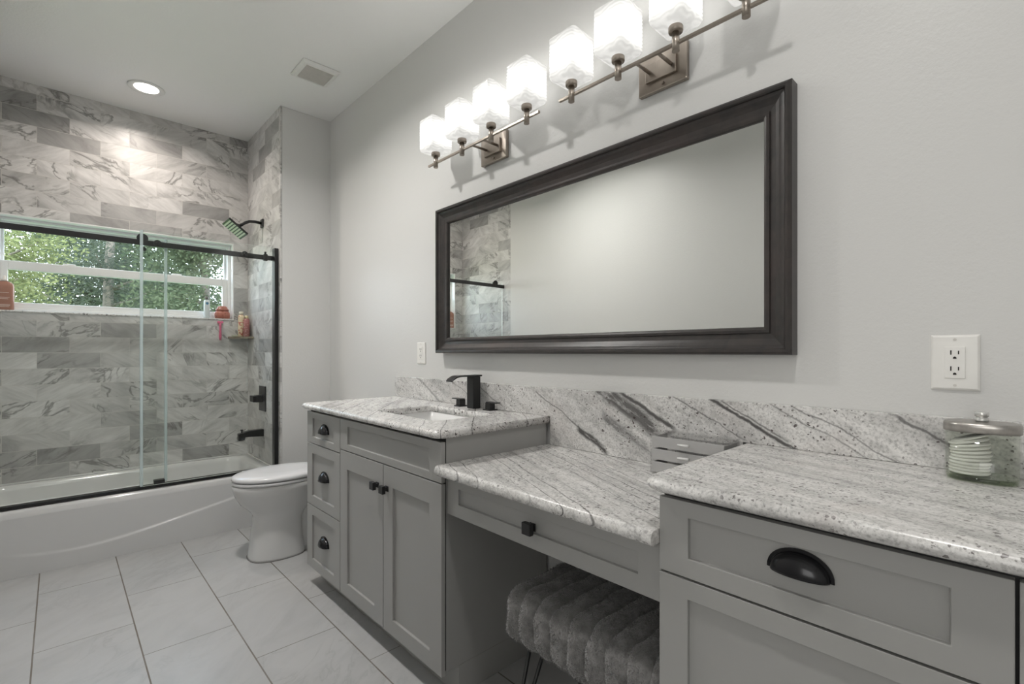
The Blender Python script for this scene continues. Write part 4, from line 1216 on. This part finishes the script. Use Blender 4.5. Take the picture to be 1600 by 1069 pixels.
for lx, ly, ox, oy in ((0.985, 0.955, -0.035, 0.045), (1.215, 0.955, 0.035, 0.045), (0.985, 0.600, -0.035, -0.045), (1.215, 0.600, 0.035, -0.045)):
    m = MB()
    fx, fy = lx + ox, ly + oy
    pa = [(lx + 0.012, ly - 0.03 * (1 if oy > 0 else -1), 0.305), (fx + 0.004, fy - 0.006, 0.02), (fx + 0.0015, fy - 0.003, 0.009), (fx, fy, 0.0062), (fx - 0.0015, fy + 0.003, 0.009), (fx - 0.004, fy + 0.006, 0.02), (lx - 0.012, ly + 0.005 * (1 if oy > 0 else -1), 0.305)]
    m.tube(pa, 0.0055, 12)
    m.build('leg', M['black'], so)

# ------------------------------------------------------------------ outside
def ground():
    m = MB(); m.box(-14, 18, YW + 0.3, 30, -0.5, -0.3)
    o = m.build('ground_lawn', M['grass']); return struct(o)
ground()
def tree(x, y, h, cr, cz, leaf, label, seed, n=5000, size=0.05, bare=0.0, needles=False):
    rg = random.Random(seed)
    o = thing('tree', label, 'tree', (x, y, -0.3), 'trees outside the shower window')
    tr = MB()
    lean = rg.uniform(-0.25, 0.25)
    pts = [(x + lean * k / 6 + rg.uniform(-0.04, 0.04), y + rg.uniform(-0.05, 0.05), -0.3 + h * 0.92 * k / 6) for k in range(7)]
    tr.tube(pts, [0.12 * (1 - 0.12 * k) * h / 6 for k in range(7)], 9)
    tips = []
    for k in range(16):
        t = rg.uniform(0.25, 0.95); i = min(5, int(t * 6)); f = t * 6 - i
        p = Vector(pts[i]).lerp(Vector(pts[i + 1]), f)
        a = rg.uniform(0, 2 * PI); L = cr * rg.uniform(0.45, 0.85)
        q = p + Vector((math.cos(a) * L, math.sin(a) * L, rg.uniform(0.1, 0.55) * L))
        mid = p.lerp(q, 0.5) + Vector((0, 0, -0.06 * L))
        tr.tube([p, mid, q], [0.035 * h / 6, 0.022 * h / 6, 0.008], 6)
        tips += [q, mid]
    tr.build('trunk', M['bark'], o)
    lm = MB()
    cl_ = []
    for k in range(int(26)):
        if k < len(tips): c = tips[k]
        else:
            c = Vector((x + rg.gauss(0, cr * 0.5), y + rg.gauss(0, cr * 0.5), cz + rg.gauss(0, h * 0.18)))
        cl_.append((c, rg.uniform(0.28, 0.6) * cr))
    for k in range(n):
        c, r_ = cl_[rg.randrange(len(cl_))]
        u_ = Vector((rg.gauss(0, 1), rg.gauss(0, 1), rg.gauss(0, 0.75))) * r_ * 0.5
        p = c + u_
        if p.z < -0.25 or math.hypot(p.x - x, p.y - y) > cr * 1.12: continue
        a = Vector((rg.gauss(0, 1), rg.gauss(0, 1), rg.gauss(0, 0.7))).normalized()
        b_ = a.cross(Vector((rg.gauss(0, 1), rg.gauss(0, 1), rg.gauss(0, 1)))).normalized()
        s_ = size * rg.uniform(0.6, 1.3); w_ = s_ * (0.16 if needles else 0.45)
        lm.add([p - a * s_, p + b_ * w_, p + a * s_, p - b_ * w_], [(0, 1, 2, 3)])
    lm.build('foliage', leaf, o)
tree(-0.75, 11.0, 4.6, 1.15, 2.5, M['leaf_lime'], 'bright lime green tree at the left edge of the window', 1, 15000, 0.036)
tree(0.72, 14.2, 7.0, 1.55, 4.0, M['leaf_grey'], 'grey green tree with a visible trunk left of the window centre', 2, 26000, 0.05, needles=True)
tree(2.2, 11.3, 5.6, 1.25, 3.2, M['leaf_mid'], 'mid green leafy tree right of the window centre', 3, 22000, 0.04)
tree(3.9, 14.5, 6.4, 1.4, 3.7, M['leaf_grey'], 'grey green tree behind the right end of the window', 4, 9000, 0.05, needles=True)
tree(1.3, 18.8, 6.2, 2.9, 2.8, M['leaf_mid'], 'distant green tree seen through gaps in the middle', 6, 26000, 0.075)
tree(-2.9, 15.0, 6.0, 1.5, 3.2, M['leaf_mid'], 'distant tree left of the lime green one', 7, 8000, 0.06)
tree(6.6, 17.0, 6.5, 1.9, 3.0, M['leaf_mid'], 'distant green tree farthest right', 8, 8000, 0.07)
